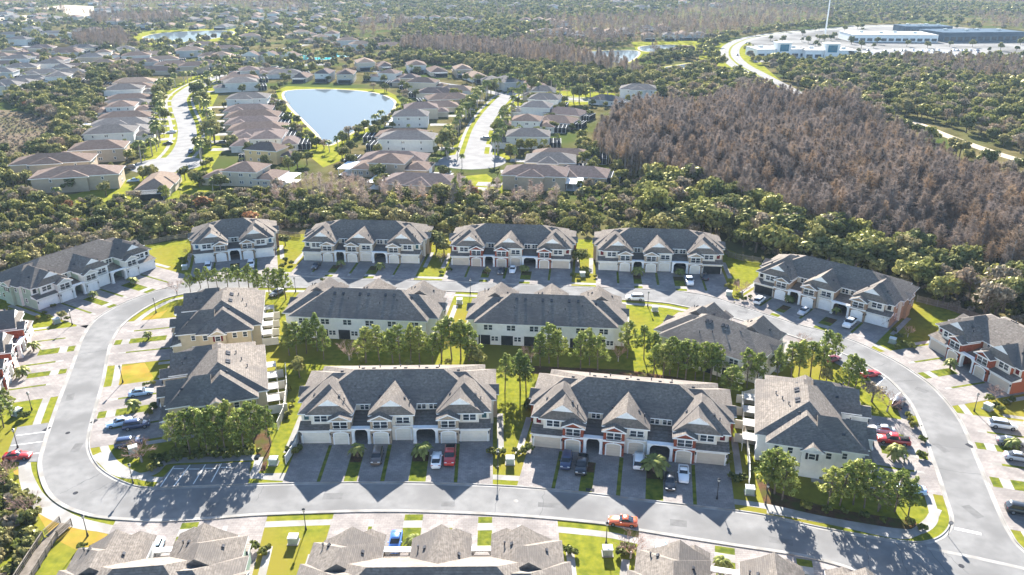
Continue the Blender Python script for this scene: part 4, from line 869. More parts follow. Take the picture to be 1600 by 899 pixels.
rowof([(14,146),(26,136),(52,131),(92,131),(98,117),(90,104),(60,97),(40,92),(18,88),(70,84),(12,106),(110,92)], 10, 'counting from the marsh in the far western cluster', [1,1,0,3], 4, 1.15)
rowof([(162,92),(196,86),(210,97),(240,90),(222,102),(276,79),(320,74),(274,106),(300,114),(388,65),(356,80),(345,96)], 20, 'from the west, between the far small pond and western street', [2,2,0,1], 6, 1.15)
rowof([(232,46),(266,43),(308,45),(352,45),(392,43),(432,46),(470,44),(206,42),(180,40),(500,52),(520,60)], -88, 'from the west behind the small far pond', [2,0,1,1], 7, 1.15)
rowof([(822,38),(842,37),(862,39),(882,43),(831,55),(853,55),(880,55),(904,57),(931,55),(954,56),(979,55)], -90, 'from the west in the far row above the twin ponds', [2,0,1,1], 8, 1.2)
rowof([(1010,49),(1014,63),(1035,48),(1045,62),(1067,61),(1090,61)], -90, 'from the west on the lawn beside the highway bend', [2,0,1,1], 9, 1.2)
rowof([(632,36),(655,34),(680,33),(705,33),(730,36),(752,40)], -90, 'from the west in the far row between two leafless woods', [2,1,1], 10, 1.3)
rowof([(5,124),(40,116),(72,120),(78,110),(116,126),(120,110),(52,84),(104,84),(132,79),(26,102),(2,98),(142,99)], 12, 'counted through the dense far western rows', [0,1,3,1], 21, 1.15)
rowof([(250,116),(325,110),(338,92),(300,88),(255,98),(230,116),(180,104),(160,110)], 18, 'counted along the hedged lanes above the western street', [0,1,2], 22, 1.1)
rowof([(20,58),(50,52),(85,56),(120,62),(30,70),(140,50),(10,44),(60,40)], 5, 'counting from the west in the most distant western cluster', [2,1,0,1], 12, 1.2)
rowof([(540,72),(560,78),(585,68),(610,75),(500,66),(470,58)], 20, 'counting round the turquoise pool', [2,2,0], 13, 1.2)
rr = random.Random(3)
rowof([(700+rr.uniform(0,420), rr.uniform(6,17)) for _ in range(20)], -90, 'in the scattered suburb at the top of the picture', [1,1,2], 14, 1.3)
rr2 = random.Random(31)
for row, (y0, what) in enumerate(((10,'in the furthest western rows, nearest the horizon'),(18,'in the second western row below the horizon'),(26,'in the third western row below the horizon'),(34,'in the fourth western row below the horizon'))): rowof([(20+34*i+rr2.uniform(-10,10), y0+rr2.uniform(-2,2)) for i in range(18) if not (55 < 20+34*i < 155 and y0 < 30)], -90, what, [1,2,0], 40+row, 1.25)
# long gabled club house by the pool
cx, cy = G(427,97); t = thing('club_house', (cx,cy,0), R(-4), 'long club house with three white gables beside the palms', 'building'); KEEP.append(('disc', cx, cy, 24))
m = MB()
for x in (-17,0,17): m.box(x-7,x+7,-7,6,0,6)
m.box(-24,24,-4,7,0,5.6); put('wall', m.mesh('wall', WL[1]), t)
m = MB(); hip(m,-24,24,-4,7,5.6)
for x in (-17,0,17): roof_y(m,x-7.6,x+7.6,-7.6,2,6,9.4,'gable')
put('roof', m.mesh('roof', [RF[0], M_trim, WL[0]]), t)
for x in (-20,-17,-14,-3,0,3,14,17,20):
    for z in (1,3.8): window(t, x, -7.02, z, 1.3, 1.4)
M_pool = mat('pool_turquoise', (0.02,0.36,0.42), (0.03,0.45,0.5), .3, rough=.1, spec=.5)
for px, py, w, d, l in ((495,92,12,8,'turquoise swimming pool behind the club house'),(533,88,8,5,'small turquoise pool east of the swimming pool')):
    x, y = G(px, py); o = put('swimming_pool', MB().box(-w-2,w+2,-d-2,d+2,0,.1,1).box(-w,w,-d,d,.1,.13,0).box(-w,-w+5,-d+1,-d+4,.13,3.5,0).mesh('swimming_pool', [M_pool, M_conc]), None, (x,y,0), .1, None, l, 'pool'); KEEP.append(('disc', x, y, 14))
# white lodge roofs by the highway, sheds
def big(px, py, w, d, h, deg, rcol, wcol, label, tower=False, bays=8):
    x, y = G(px, py); t = thing('commercial_building', (x,y,0), R(deg), label, 'building', 'business buildings by the highway')
    put('wall', MB().box(-w/2,w/2,-d/2,d/2,0,h).mesh('wall', wcol), t); m = MB(); m.box(-w/2-.3,w/2+.3,-d/2-.3,d/2+.3,h,h+.5); m.box(-w/2+.6,w/2-.6,-d/2+.6,d/2-.6,h+.5,h+.55); put('roof', m.mesh('roof', rcol), t)
    for i in range(bays):
        xx = -w/2+w*(i+.5)/bays; put('window', cached(('bw',w,bays,h), lambda: MB().box(-w/bays*.36,w/bays*.36,-.08,.02,1,h*.55).mesh('window', M_glass)), t, (xx,-d/2-.02,0))
    for i in range(4): put('roof_unit', cached('unit', lambda: MB().box(-2,2,-1.5,1.5,0,1.6).box(-1.6,1.6,-1.1,1.1,1.6,1.8).mesh('roof_unit', M_boxw)), t, (-w*.3+w*.2*i, d*.1*(-1)**i, h+.52))
    if tower:
        put('tower', MB().box(-6,6,-d/2-3,-d/2+8,0,h+6).box(-6.4,6.4,-d/2-3.4,-d/2+8.4,h+6,h+6.6).mesh('tower', M_trim), t); put('glass_front', MB().box(-4,4,-d/2-3.1,-d/2-3.02,h-1,h+5).mesh('glass_front', mat('teal_glass',(0.02,0.13,0.2),(0.03,0.17,0.25),.4,rough=.15,spec=.5)), t)
M_steel = mat('blue_steel', (0.07,0.095,0.125), (0.10,0.13,0.16), .1, rough=.5); M_whiteroof = mat('white_membrane', (0.5,0.49,0.47), (0.4,0.39,0.375), .05)
big(1212,88,46,30,7,4,M_whiteroof,M_trim,'white building with a teal glass tower nearest the highway',True,6); big(1290,90,44,26,7,-3,M_whiteroof,M_trim,'white building with a teal glass tower beside the car park',True,6)
big(1385,63,88,46,7,-4,M_whiteroof,M_trim,'wide white flat-roofed warehouse beyond the car park',False,12); big(1515,62,92,46,9,6,M_steel,M_steel,'dark blue flat-roofed warehouse at the eastern far edge',False,12); big(1440,50,56,32,7,0,M_steel,M_steel,'blue-grey shed between the two warehouses',False,8)
x, y = G(1289,56); t = thing('mast', (x,y,0), 0, 'tall thin white mast rising past the top of the picture', 'mast'); put('pole', MB().tube((0,0,0),(0,0,40),.9,.6,n=10).tube((0,0,40),(0,0,75),.6,.3,n=10).mesh('pole', M_trim), t); put('base', MB().box(-2,2,-2,2,0,1).mesh('base', M_conc), t)
# cars far away
n = 0
for px, py, d, k, c, l in ((1152,86,75,'suv','black','dark car on the highway bend'),(1184,121,130,'sedan','grey','grey car on the highway just above the wood'),(1166,67,30,'sedan','white','white car where the highway meets the business yard'),
        (298,237,100,'suv','navy','dark car at the mouth of the western turning circle'),(262,224,15,'sedan','black','black car on a drive west of the western street'),(203,262,20,'suv','black','dark estate car nearest the tan-walled houses at the western turning circle'),(208,282,15,'sedan','paleblue','pale car on a drive below the western turning circle'),
        (317,154,10,'suv','navy','navy car at the upper end of the western street'),(324,171,10,'sedan','silver','silver car half way up the western street'),(338,202,10,'suv','navy','dark blue car below the silver one on the western street'),(345,224,10,'suv','black','black car on the pond side of the western street'),(268,206,20,'sedan','white','white car on a drive among the western palms'),
        (758,216,-5,'suv','grey','grey car beside a clipped hedge on the eastern street'),(696,268,170,'sedan','white','white car on the drive by the eastern turning circle')):
    car(px, py, d, k, c, l, 'cars in the far suburb', simple=True)
rr = random.Random(8)
for i in range(60):
    px = 1340+rr.random()*190; py = [80,84,88][i % 3]+rr.uniform(-.3,.3); x, y = G(px, py); cc = rr.choice(['white','silver','grey','black','navy','white']); car(0, 0, 90, rr.choice(['sedan','suv']), cc, f'small distant {cc} car in the {["far","middle","near"][i % 3]} row of the business car park', 'cars on the business car park', world=(x,y), simple=True)
# ================================================================== VEGETATION
LM = dict(
 oak=leafmat('oak_leaf', (0.085,0.096,0.036), (0.135,0.14,0.048), (0.2,0.185,0.065), .28), willow=leafmat('pale_leaf', (0.155,0.16,0.045), (0.235,0.22,0.065), (0.23,0.19,0.095), .28), grey=leafmat('grey_twig_leaf', (0.21,0.17,0.12), (0.25,0.205,0.15), (0.24,0.175,0.12), .2, 1.5, .01),
 pine=leafmat('pine_needle', (0.12,0.155,0.036), (0.165,0.2,0.042), (0.225,0.24,0.055), .35), palm=leafmat('palm_frond', (0.12,0.145,0.045), (0.17,0.19,0.055), (0.23,0.225,0.065), .35), shrub=leafmat('shrub_leaf', (0.07,0.09,0.025), (0.12,0.135,0.034), (0.22,0.2,0.042), .3),
 cyp=leafmat('bare_cypress_twig', (0.172,0.143,0.126), (0.21,0.168,0.142), (0.245,0.17,0.108), .2, .12, .0), bare=leafmat('bare_twig', (0.28,0.17,0.14), (0.31,0.21,0.17), (0.32,0.23,0.19), .1, .8, .0), rust=leafmat('rust_leaf', (0.26,0.10,0.045), (0.24,0.12,0.06), (0.28,0.13,0.05), .3), pink=leafmat('pink_twig', (0.33,0.24,0.20), (0.36,0.28,0.24), (0.30,0.25,0.2), .15, .5))
M_bark = mat('bark', (0.11,0.085,0.065), (0.17,0.14,0.11), 2, coords='obj', var=.15); M_palebark = mat('pale_bark', (0.30,0.26,0.23), (0.40,0.35,0.31), 1.5, coords='obj', var=.15)
def cards(P, N, S, rng, aspect=1.0, jitter=.6):
    """leaf-sized quads at P facing roughly N"""
    n = len(P); N = N+rng.normal(0, jitter, (n,3)); N /= np.linalg.norm(N,axis=1)[:,None]+1e-9
    T = np.cross(N, rng.normal(0,1,(n,3))); T /= np.linalg.norm(T,axis=1)[:,None]+1e-9; B = np.cross(N,T)
    S = np.asarray(S)[:,None]; T = T*S*.5; B = B*S*.5*aspect
    V = np.stack([P-T-B, P+T-B*.6, P+T*.8+B, P-T*.7+B*.8], 1).reshape(-1,3)
    return V, np.arange(4*n).reshape(n,4)
def mesh_np(name, V, Fq, mats):
    me = bpy.data.meshes.new(name); me.vertices.add(len(V)); me.vertices.foreach_set('co', V.astype(np.float32).ravel())
    n = len(Fq); me.loops.add(4*n); me.loops.foreach_set('vertex_index', Fq.astype(np.int32).ravel()); me.polygons.add(n); me.polygons.foreach_set('loop_start', np.arange(0,4*n,4,dtype=np.int32))
    for m in mats: me.materials.append(m)
    me.update(); me.validate(); return me
def sticks(segs, rng):
    """thin two-sided blades from a to b, width w"""
    A = np.array([s[0] for s in segs]); B = np.array([s[1] for s in segs]); w = np.array([s[2] for s in segs])[:,None]
    D = B-A; U = np.cross(D, rng.normal(0,1,(len(A),3))); U /= np.linalg.norm(U,axis=1)[:,None]+1e-9
    V = np.stack([A-U*w, A+U*w, B+U*w*.35, B-U*w*.35],1).reshape(-1,3); return V, np.arange(4*len(A)).reshape(-1,4)
def ball(rng, n): v = rng.normal(0,1,(n,3)); return v/np.linalg.norm(v,axis=1)[:,None]
def crown_leafy(seed, h, r, base, lobes, n, size, flat=.85):
    """many small leafy clumps on a lumpy shell and some inside, gaps between them"""
    rng = np.random.default_rng(seed); V = []; F = []; k = 0; L = lobes*3; cz = base+(h-base)*.5; hz = (h-base)*.5
    big = ball(rng, 5)*np.array([r*.42, r*.42, hz*.35])
    for i in range(L):
        d = ball(rng, 1)[0]; d[2] = abs(d[2])*.9-.25; o = big[rng.integers(5)]*rng.uniform(.6,1.1); rr = r*rng.uniform(.2,.34)
        c = np.array([0,0,cz])+o+d*np.array([r*.6, r*.6, hz*.62])*rng.uniform(.55,1.05); c[2] = min(max(c[2], base*.6+rr*.4), h-rr*.7)
        D = ball(rng, max(4, n//L)); rad = rr*rng.uniform(.75,1.12,len(D)); P = c+D*rad[:,None]*np.array([1,1,flat]); v, f = cards(P, D, rng.uniform(.65,1.3,len(D))*size, rng, 1.0, .33); V.append(v); F.append(f+k); k += len(v)
    return np.concatenate(V), np.concatenate(F)
def crown_pine(seed, h, r):
    rng = np.random.default_rng(seed); V = []; F = []; k = 0; segs = []
    for i in range(40):
        t = i/39; z = h*(.34+.62*t)+rng.uniform(-.3,.3); rad = r*(1-t*.93)**.6*rng.uniform(.4,1.0); a = i*2.4+rng.uniform(-.6,.6)
        c = np.array([rad*math.cos(a), rad*math.sin(a), z+rad*.22]); segs.append(((0,0,z-rad*.12), tuple(c), .035)); rr = rng.uniform(.42,.72)*(1.08-.35*t)
        n = 40; D = ball(rng, n); P = c+D*(rr*rng.uniform(.55,1.1,n))[:,None]*np.array([1,1,.8]); v, f = cards(P, D+np.array([0,0,.25]), rng.uniform(.2,.46,n), rng, .6, .35); V.append(v); F.append(f+k); k += len(v)
    return np.concatenate(V), np.concatenate(F), segs
def crown_cypress(seed, h, r, nb, dense=1.0):
    """leafless: upright limbs that carry fans of fine twigs"""
    rng = np.random.default_rng(seed); segs = []
    for i in range(nb):
        t = rng.random()**.8; z = h*(.3+.68*t); L = (r*(1-t**1.7)+.3)*rng.uniform(.5,1.1)*(.55+.45*min(1,t*4)); a = rng.uniform(0,6.28); up = rng.uniform(.35,1.0)
        b = np.array([L*math.cos(a), L*math.sin(a), L*up]); o = np.array([0,0,z]); segs.append((o, o+b, .05))
        for j in range(5):
            s = o+b*rng.uniform(.3,1); q = rng.normal(0,.4,3)*np.array([1,1,.7])+np.array([b[0]*.25,b[1]*.25,.35]); segs.append((s, s+q*rng.uniform(.7,1.5), .055*dense))
    return sticks(segs, rng)
def crown_bare(seed, h, r):
    rng = np.random.default_rng(seed); segs = []
    def grow(p, d, L, w, lev):
        q = p+d*L; segs.append((p, q, w))
        if lev == 0: return
        for _ in range(4 if lev > 1 else 5): nd = d+rng.normal(0,.5,3)+np.array([0,0,.12]); nd /= np.linalg.norm(nd); grow(p+d*L*rng.uniform(.55,1), nd, L*rng.uniform(.5,.75), w*.62, lev-1)
    for i in range(7): a = i*.9+rng.uniform(-.3,.3); d = np.array([math.cos(a)*.55*r/h*2, math.sin(a)*.55*r/h*2, .9]); d /= np.linalg.norm(d); grow(np.array([0,0,h*.16]), d, h*.36, .045, 3)
    return sticks(segs, rng)
def crown_palm(seed, h, n=22, L=2.4, wid=.42):
    rng = np.random.default_rng(seed); m = MB()
    for i in range(n):
        a = i*2.4+rng.uniform(-.2,.2); e = rng.uniform(-.25,1.15); pts = []
        for k in range(6):
            t = k/5; rr = L*t*math.cos(e*.8)*(1-.12*t); z = h+L*t*math.sin(e)*.9-L*.75*t*t; pts.append((rr*math.cos(a), rr*math.sin(a), z))
        u = (-math.sin(a), math.cos(a))
        for k in range(5):
            w0 = wid*math.sin(math.pi*(.12+.8*k/5)); w1 = wid*math.sin(math.pi*(.12+.8*(k+1)/5)); p, q = pts[k], pts[k+1]
            for s in (-1, 1): m.quad([p, q, (q[0]+u[0]*w1*s, q[1]+u[1]*w1*s, q[2]-w1*.45), (p[0]+u[0]*w0*s, p[1]+u[1]*w0*s, p[2]-w0*.45)])
    return m
def trunk(h, r0, r1, mt, lean=0, limbs=0, seed=0, n=7):
    rng = random.Random(seed); m = MB(); p = Vector((0,0,-.2)); k = 4
    for i in range(k):
        q = Vector((lean*((i+1)/k)**2+rng.uniform(-.05,.05)*h*.1, rng.uniform(-.05,.05)*h*.1, h*(i+1)/k)); m.tube(p, q, r0+(r1-r0)*i/k, r0+(r1-r0)*(i+1)/k, n, cap=i == k-1); p = q
    for i in range(limbs):
        a = i*2.3+rng.random(); z = h*rng.uniform(.5,.9); m.tube((0,0,z), (h*.3*math.cos(a), h*.3*math.sin(a), z+h*.28), r1*.8, r1*.35, 5, cap=False)
    return m.mesh('trunk', mt, True)
KIND = {}
def reg(kind, crown_meshes, trunk_meshes): KIND[kind] = (crown_meshes, trunk_meshes)
def np_m(VF, name, mt): return mesh_np(name, VF[0], VF[1], [mt])
oakg = [crown_leafy(20+i, 8.0, [3.6,3.9,3.2,3.5,4.1][i], 1.2, [9,11,8,12,10][i], 1300, .62) for i in range(5)]; oakt = [trunk(4.4,.28,.14,M_bark,0,4,i) for i in range(5)]
reg('oak', [np_m(g,'crown',LM['oak']) for g in oakg], oakt); reg('willow', [np_m(g,'crown',LM['willow']) for g in oakg], oakt); reg('rust', [np_m(crown_leafy(40+i,6.5,2.6,1.5,7,520,.5),'crown',LM['rust']) for i in range(2)], oakt[:2])
gg = []
for i in range(4):
    v1, f1 = crown_bare(60+i, 7.5, 3.2); v2, f2 = crown_leafy(70+i, 7.5, 3.1, 2, 8, 420, .5); gg.append((np.concatenate([v1,v2]), np.concatenate([f1,f2+len(v1)])))
reg('grey', [np_m(g,'crown',LM['grey']) for g in gg], oakt[:4])
pn = []
for i in range(7):
    v, f, segs = crown_pine(100+i, 9, [2.5,2.9,2.1,2.7,3.1,2.3,1.9][i]); pn.append((np_m((v,f),'crown',LM['pine']), segs))
def pine_trunk(i, segs):
    m = MB(); rng = random.Random(i); m.tube((0,0,-.2),(0,0,4.5),.15,.11,7,cap=False); m.tube((0,0,4.5),(0,0,8.9),.11,.03,6)
    for a, b, w in segs: m.tube(a, b, w, w*.4, 4, cap=False)
    return m.mesh('trunk', M_bark, True)
reg('pine', [p[0] for p in pn], [pine_trunk(i, p[1]) for i, p in enumerate(pn)])
reg('cypress', [np_m(crown_cypress(200+i, 14.5, 2.5, 165, .95),'crown',LM['cyp']) for i in range(5)], [trunk(14.2,.3,.06,M_palebark,0,0,i,5) for i in range(5)])
reg('youngcypress', [np_m(crown_cypress(220+i, 7.5, 1.1, 60, .8),'crown',LM['pink']) for i in range(4)], [trunk(7.4,.1,.03,M_palebark,0,0,i,5) for i in range(4)])
reg('bare', [np_m(crown_bare(240+i, 4.6, 2.6),'crown',LM['bare']) for i in range(3)], [trunk(1.2,.14,.1,M_palebark,0,0,i) for i in range(3)])
reg('palm', [crown_palm(260+i, 6.6).mesh('crown', LM['palm']) for i in range(3)], [trunk(6.6,.2,.15,M_palebark,.0,0,i) for i in range(3)])
reg('smallpalm', [crown_palm(270+i, 1.7, 26, 1.7, .3).mesh('crown', LM['palm']) for i in range(3)], [MB().tube((0,0,-.1),(-.3,.1,1.6),.12,.09).tube((0,0,-.1),(.4,.1,1.7),.12,.09).tube((0,0,-.1),(0,-.3,1.5),.12,.09).mesh('trunk', M_bark) for i in range(3)])
reg('shrub', [np_m(crown_leafy(300+i, 1.5, 1.05, .1, 5, 330, .3),'foliage',LM['shrub']) for i in range(4)], None)
NAMEOF = dict(oak='evergreen_tree', willow='pale_green_tree', rust='rust_red_tree', grey='grey_tree', pine='pine_tree', cypress='bare_cypress_tree', youngcypress='young_cypress_tree', bare='bare_ornamental_tree', palm='palm_tree', smallpalm='small_palm', shrub='shrub')
vr = random.Random(99)
def plant(kind, x, y, s, label, group=None, cat='tree', sz=None):
    C, T = KIND[kind]; i = vr.randrange(len(C)); rot = vr.uniform(0, 6.28)
    if T is None: return put(NAMEOF[kind], C[i], None, (x,y,0), rot, (s, s*vr.uniform(.85,1.15), sz or s), label, cat, group)
    t = thing(NAMEOF[kind], (x,y,0), (R(vr.uniform(-4,4)), R(vr.uniform(-4,4)), rot), label, cat, group); w_ = vr.uniform(.92,1.3); sc = (s*w_, s*w_, sz or s)
    put('trunk', T[i % len(T)], t, None, None, sc); put('crown', C[i], t, None, None, sc); return t

# ---- pines and small trees among the townhouses, at their places
PINES = [  # group label, [(px, py, height m)]
 ('pine in the row before the yellow-tan block and the small car park', 'from the car park entrance', [(276,706,8.2),(297,709,8.8),(312,702,8.6),(325,711,9.0),(340,701,9.2),(352,708,8.6),(365,697,9.4),(381,704,9.0),(397,694,9.2),(423,697,8.4)]),
 ('pine in the group between the long white fence and the mint-green block', 'from the fence', [(1198,766,8.3),(1210,772,8.8),(1222,781,8.6)]),
 ('pine in the clump at the near corner of the mint-green block', 'from the west', [(1292,794,7.6),(1312,790,8.0),(1333,789,8.4),(1350,794,8.4),(1372,799,7.6),(1398,800,7.4),(1419,806,7.0),(1404,788,6.6)]),
 ('pine behind the cream and tan near block', 'from the west', [(452,556,8.2),(464,556,8.6),(479,553,8.4),(496,549,8.8),(506,562,8.0),(572,567,8.4),(593,564,8.8),(614,568,8.2),(625,567,9.6),(642,565,9.0),(656,567,8.8),(676,566,6.8),(690,564,9.4),(706,562,10.2),(720,562,9.8),(733,564,9.2)]),
 ('tall slim pine on the lawn between the two near blocks', 'from the west', [(789,612,8.4),(813,611,8.8),(822,613,8.2)]),
 ('pine behind the red-brick near block', 'from the west', [(844,574,8.6),(858,568,9.6),(872,575,9.2),(907,577,8.8),(921,571,9.0),(934,578,8.4)]),
 ('slim pine on the dry orange lawn', 'from the west', [(980,560,9.0),(1006,562,8.4),(1022,570,7.8)]),
 ('pine in the dense clump behind the block turned towards the wood', 'from the dry lawn', [(1021,590,7.6),(1036,591,8.4),(1046,586,9.0),(1058,590,8.8),(1071,593,9.2),(1086,595,8.8),(1099,596,9.2),(1110,596,8.6),(1120,594,8.2),(1140,619,7.2),(1167,606,8.8),(1181,602,8.0)]),
 ('pine between the mint-green block and the curving road', 'from the west', [(1214,592,7.6),(1236,590,8.2),(1248,588,8.6),(1266,589,8.4),(1280,592,8.0),(1288,571,8.8),(1304,565,6.8),(1324,608,8.2),(1334,612,7.8)]),
 ('pine along the back road behind the yellow-tan block', 'from the west', [(298,457,5.6),(314,451,6.0),(326,450,6.2),(340,450,5.6),(356,450,5.8),(374,449,5.2),(389,453,7.2),(404,461,7.4),(421,463,8.0),(436,466,8.2),(447,468,8.6)]),
 ('pine at the western picture edge by the car park', 'from the edge', [(6,668,6.8),(18,652,6.4)])]
for base, ref, L in PINES:
    for i, (px, py, h) in enumerate(L): x, y = G(px, py); plant('pine', x, y, h/9*1.0, f'{ORD[i]} {base}, counted {ref}' if len(f'{ORD[i]} {base}, counted {ref}'.split()) <= 16 else f'{ORD[i]} {base}', 'pines among the townhouses')
for kind, px, py, h, l in [('bare',222,722,5.2,'pink bare tree beside the navy estate car'),('bare',1386,643,5.2,'brown bare tree in the roadside bay before the black car'),('bare',546,563,5.6,'bare bushy tree behind the cream and tan near block'),('bare',830,566,4.6,'bare bushy tree at the western end behind the red-brick near block'),('bare',966,565,5.0,'bare bushy tree beside the slim pines of the dry lawn'),
        ('bare',1160,462,5.2,'orange-tinted bare tree at the corner by the brown-sided block'),('bare',1254,543,4.2,'bare shrubby tree inside the back-right bend'),('bare',277,461,4.8,'pink bare tree inside the back-left bend'),('bare',44,806,5.0,'grey bare tree beside the timber footbridge'),('bare',4,760,5.5,'bare tree at the western edge above the footbridge'),('bare',985,872,4.6,'bare young tree on the lawn below the orange-red coupe'),('bare',362,872,3.4,'bare young tree beside the roof by the bottom lawn'),
        ('bare',296,404,4.2,'grey bare tree beside the blue-shuttered block'),('bare',1388,512,4.4,'bare tree beside the brown-sided end wall'),('bare',1418,527,3.6,'low pale bare shrub beside the utility cabinet'),('bare',1555,625,3.8,'bare tree before the rust-red block'),('bare',690,410,3.8,'bare tree between the tan and red-bayed back-row blocks'),
        ('grey',1362,628,4.8,'grey-green bushy tree beside the roadside bay'),('willow',468,590,5.0,'yellow-green tree behind the white fence of the tan block'),('willow',742,568,4.6,'yellow-green tree between the rear-facing blocks'),('oak',446,384,4.6,'green tree beside the blue-shuttered block'),('oak',682,392,6.8,'green tree between the two western back-row blocks'),('oak',694,398,5.6,'smaller green tree between the two western back-row blocks'),
        ('willow',905,412,4.8,'yellow-green tree between the red-bayed and red-shuttered blocks'),('willow',1150,452,3.2,'bright yellow-green bush at the corner by the bare tree'),('willow',1290,600,4.0,'yellow-green tree under the pines by the mint-green block'),('willow',96,500,2.6,'yellow bush before the white and sage block'),('oak',762,430,2.6,'round tree before the red-bayed block'),('grey',1375,795,4.0,'grey-green bushy tree in the corner clump by the junction')]:
    x, y = G(px, py); hh = dict(bare=4.6,grey=7.5,willow=8,oak=8)[kind]; plant(kind, x, y, h/hh, l)
for px, py, s, l in [(207,444,1.0,'round palm on the upper planted strip before the white and sage block'),(146,467,1.0,'round palm on the middle planted strip before the white and sage block'),(53,549,1.1,'slim palm clump on the lower western driveways'),(36,588,1.1,'palm clump on the drive of the western rust-red block'),(232,530,.9,'palm on the drive strip of the rear yellow-tan block'),(209,640,1.0,'palm beside the pale blue saloon by the dry lawn'),
        (1484,577,1.15,'palm on the drive strip before the rust-red block'),(1401,715,1.25,'spreading palm clump beside the red pickup'),(1581,700,1.0,'palm beside the grey saloon on the eastern driveways'),(649,856,1.0,'palm on the strip between two roofs at the bottom edge'),(1128,893,1.2,'palm beside the last roof at the bottom edge'),(559,714,1.25,'round palm bush before the cream and tan near block, beside the dark estate car'),
        (661,713,1.35,'large round palm bush beside the white saloon and red pickup'),(1023,738,1.5,'large round palm bush beside the black saloon'),(533,418,1.1,'round palm before the tan back-row block, nearer the black car'),(594,421,1.1,'round palm before the tan back-row block, away from the black car'),(819,424,.9,'palm on the eastern strip before the red-bayed back-row block'),(997,429,1.1,'palm in the middle before the red-shuttered block'),(1062,430,.9,'palm beside the white pickup at the red-shuttered block'),(1232,473,1.0,'dark palm at the first arch of the brown-sided block'),(1306,493,1.0,'dark palm at the second arch of the brown-sided block'),(368,425,1.1,'palm at the arch of the blue-shuttered block')]:
    x, y = G(px, py); plant('smallpalm', x, y, s, l, 'small palms on the driveways', 'palm')
# clipped shrubs: along the ends of the blocks and round the beds
def shrubs(pts, what, s=(.7,1.1)):
    for i, (px, py) in enumerate(pts): x, y = G(px, py); plant('shrub', x, y, vr.uniform(*s), f'{ORD[i % 20]} shrub {what}', 'garden shrubs', 'shrub')
shrubs([(266,722),(283,719),(300,718),(318,717),(336,716),(354,716),(372,715),(390,713)], 'in the hedge behind the small car park, from the west', (.8,1.1))
shrubs([(272,712),(290,710),(308,709),(330,709),(350,708),(370,707),(388,705),(405,708),(258,716),(246,728),(238,736)], 'in the dark border under the car park pines, from the east', (.8,1.3))
shrubs([(452,706),(460,710),(468,704)], 'at the western drive corner of the tan near block'); shrubs([(767,711),(776,713),(784,709)], 'at the eastern drive corner of the tan near block'); shrubs([(812,712),(820,708),(827,705),(806,708)], 'at the western drive corner of the red-brick near block')
shrubs([(1132,690),(1134,702),(1136,714),(1138,726)], 'along the eastern end wall of the red-brick block'); shrubs([(1145,748),(1153,756),(1161,752)], 'on the lawn by the end of the white fence')
shrubs([(760,640),(764,630),(768,620),(825,640),(829,630)], 'between the two near blocks'); shrubs([(455,640),(452,650),(458,630),(450,610)], 'beside the white fence of the tan near block')
shrubs([(1442,690),(1424,660),(1430,668),(1418,652),(1440,716)], 'beside the footpath before the mint-green block'); shrubs([(1440,828),(1420,820),(1380,815),(1350,808),(1320,802),(1290,800),(1260,795)], 'under the junction pines, from the corner')
shrubs([(84,480),(70,492),(78,498),(106,500),(60,500)], 'at the near end of the white and sage block'); shrubs([(30,648),(42,652),(36,656)], 'round the western lamp')
shrubs([(505,440),(690,428),(700,424),(895,432),(903,436),(930,434),(918,430)], 'between the back-row blocks'); shrubs([(1142,445),(1150,466),(1162,470),(1172,466),(1136,450)], 'at the planted corner by the orange bare tree')
shrubs([(1396,518),(1404,528),(1412,540),(1400,546),(1424,545)], 'beside the brown-sided end wall'); shrubs([(1548,628),(1556,634),(1562,642),(1570,632),(1580,628)], 'at the near end of the rust-red block')
shrubs([(410,870),(418,860),(398,862)], 'on the bottom lawn by the short block'); shrubs([(885,862),(895,868),(975,858),(990,862),(968,865)], 'on the lawn below the orange-red coupe'); shrubs([(205,700),(216,716),(240,716),(250,720)], 'under the pink bare tree'); shrubs([(566,566),(640,572),(700,570),(745,572)], 'bright and low behind the tan near block'); shrubs([(130,858),(138,864),(146,860)], 'beside the roof by the footbridge lamp')
shrubs([(290,412),(284,408),(445,410),(456,414),(440,420)], 'beside the blue-shuttered block'); shrubs([(240,640),(233,650),(228,604),(238,602)], 'before the yellow-tan blocks')

# ---- scatter: woods, thickets, street trees
def free(x, y, pad=0):
    for k in KEEP:
        if k[0] == 'disc':
            if (x-k[1])**2+(y-k[2])**2 < (k[3]+pad)**2: return False
        elif k[0] == 'poly':
            if inside((x,y), k[1]): return False
        else:
            A = np.array(k[1]); d = np.hypot(A[:,0]-x, A[:,1]-y).min()
            if d < k[2]+pad+1: return False
    return True
HOUSES = np.array([(k[1],k[2],k[3]) for k in KEEP if k[0] == 'disc'])
def scatter(poly, step, rng, jit=.45):
    A = np.array(poly); x0, y0 = A.min(0); x1, y1 = A.max(0); out = []
    for i, y in enumerate(np.arange(y0, y1, step)):
        for x in np.arange(x0+(step/2 if i % 2 else 0), x1, step):
            p = (x+rng.uniform(-jit,jit)*step, y+rng.uniform(-jit,jit)*step)
            if inside(p, poly): out.append(p)
    return out
sr = random.Random(21)
def in_view(x, y): d = y*_c+CAMH*_s; return y > 60 and abs(FPX*x/d) < 860
ZONE = ['']
class Zl(list):
    def append(s, v): list.append(s, (*v, ZONE[0]))
ALL = {k: Zl() for k in KIND}     # kind -> [(x, y, scale)]
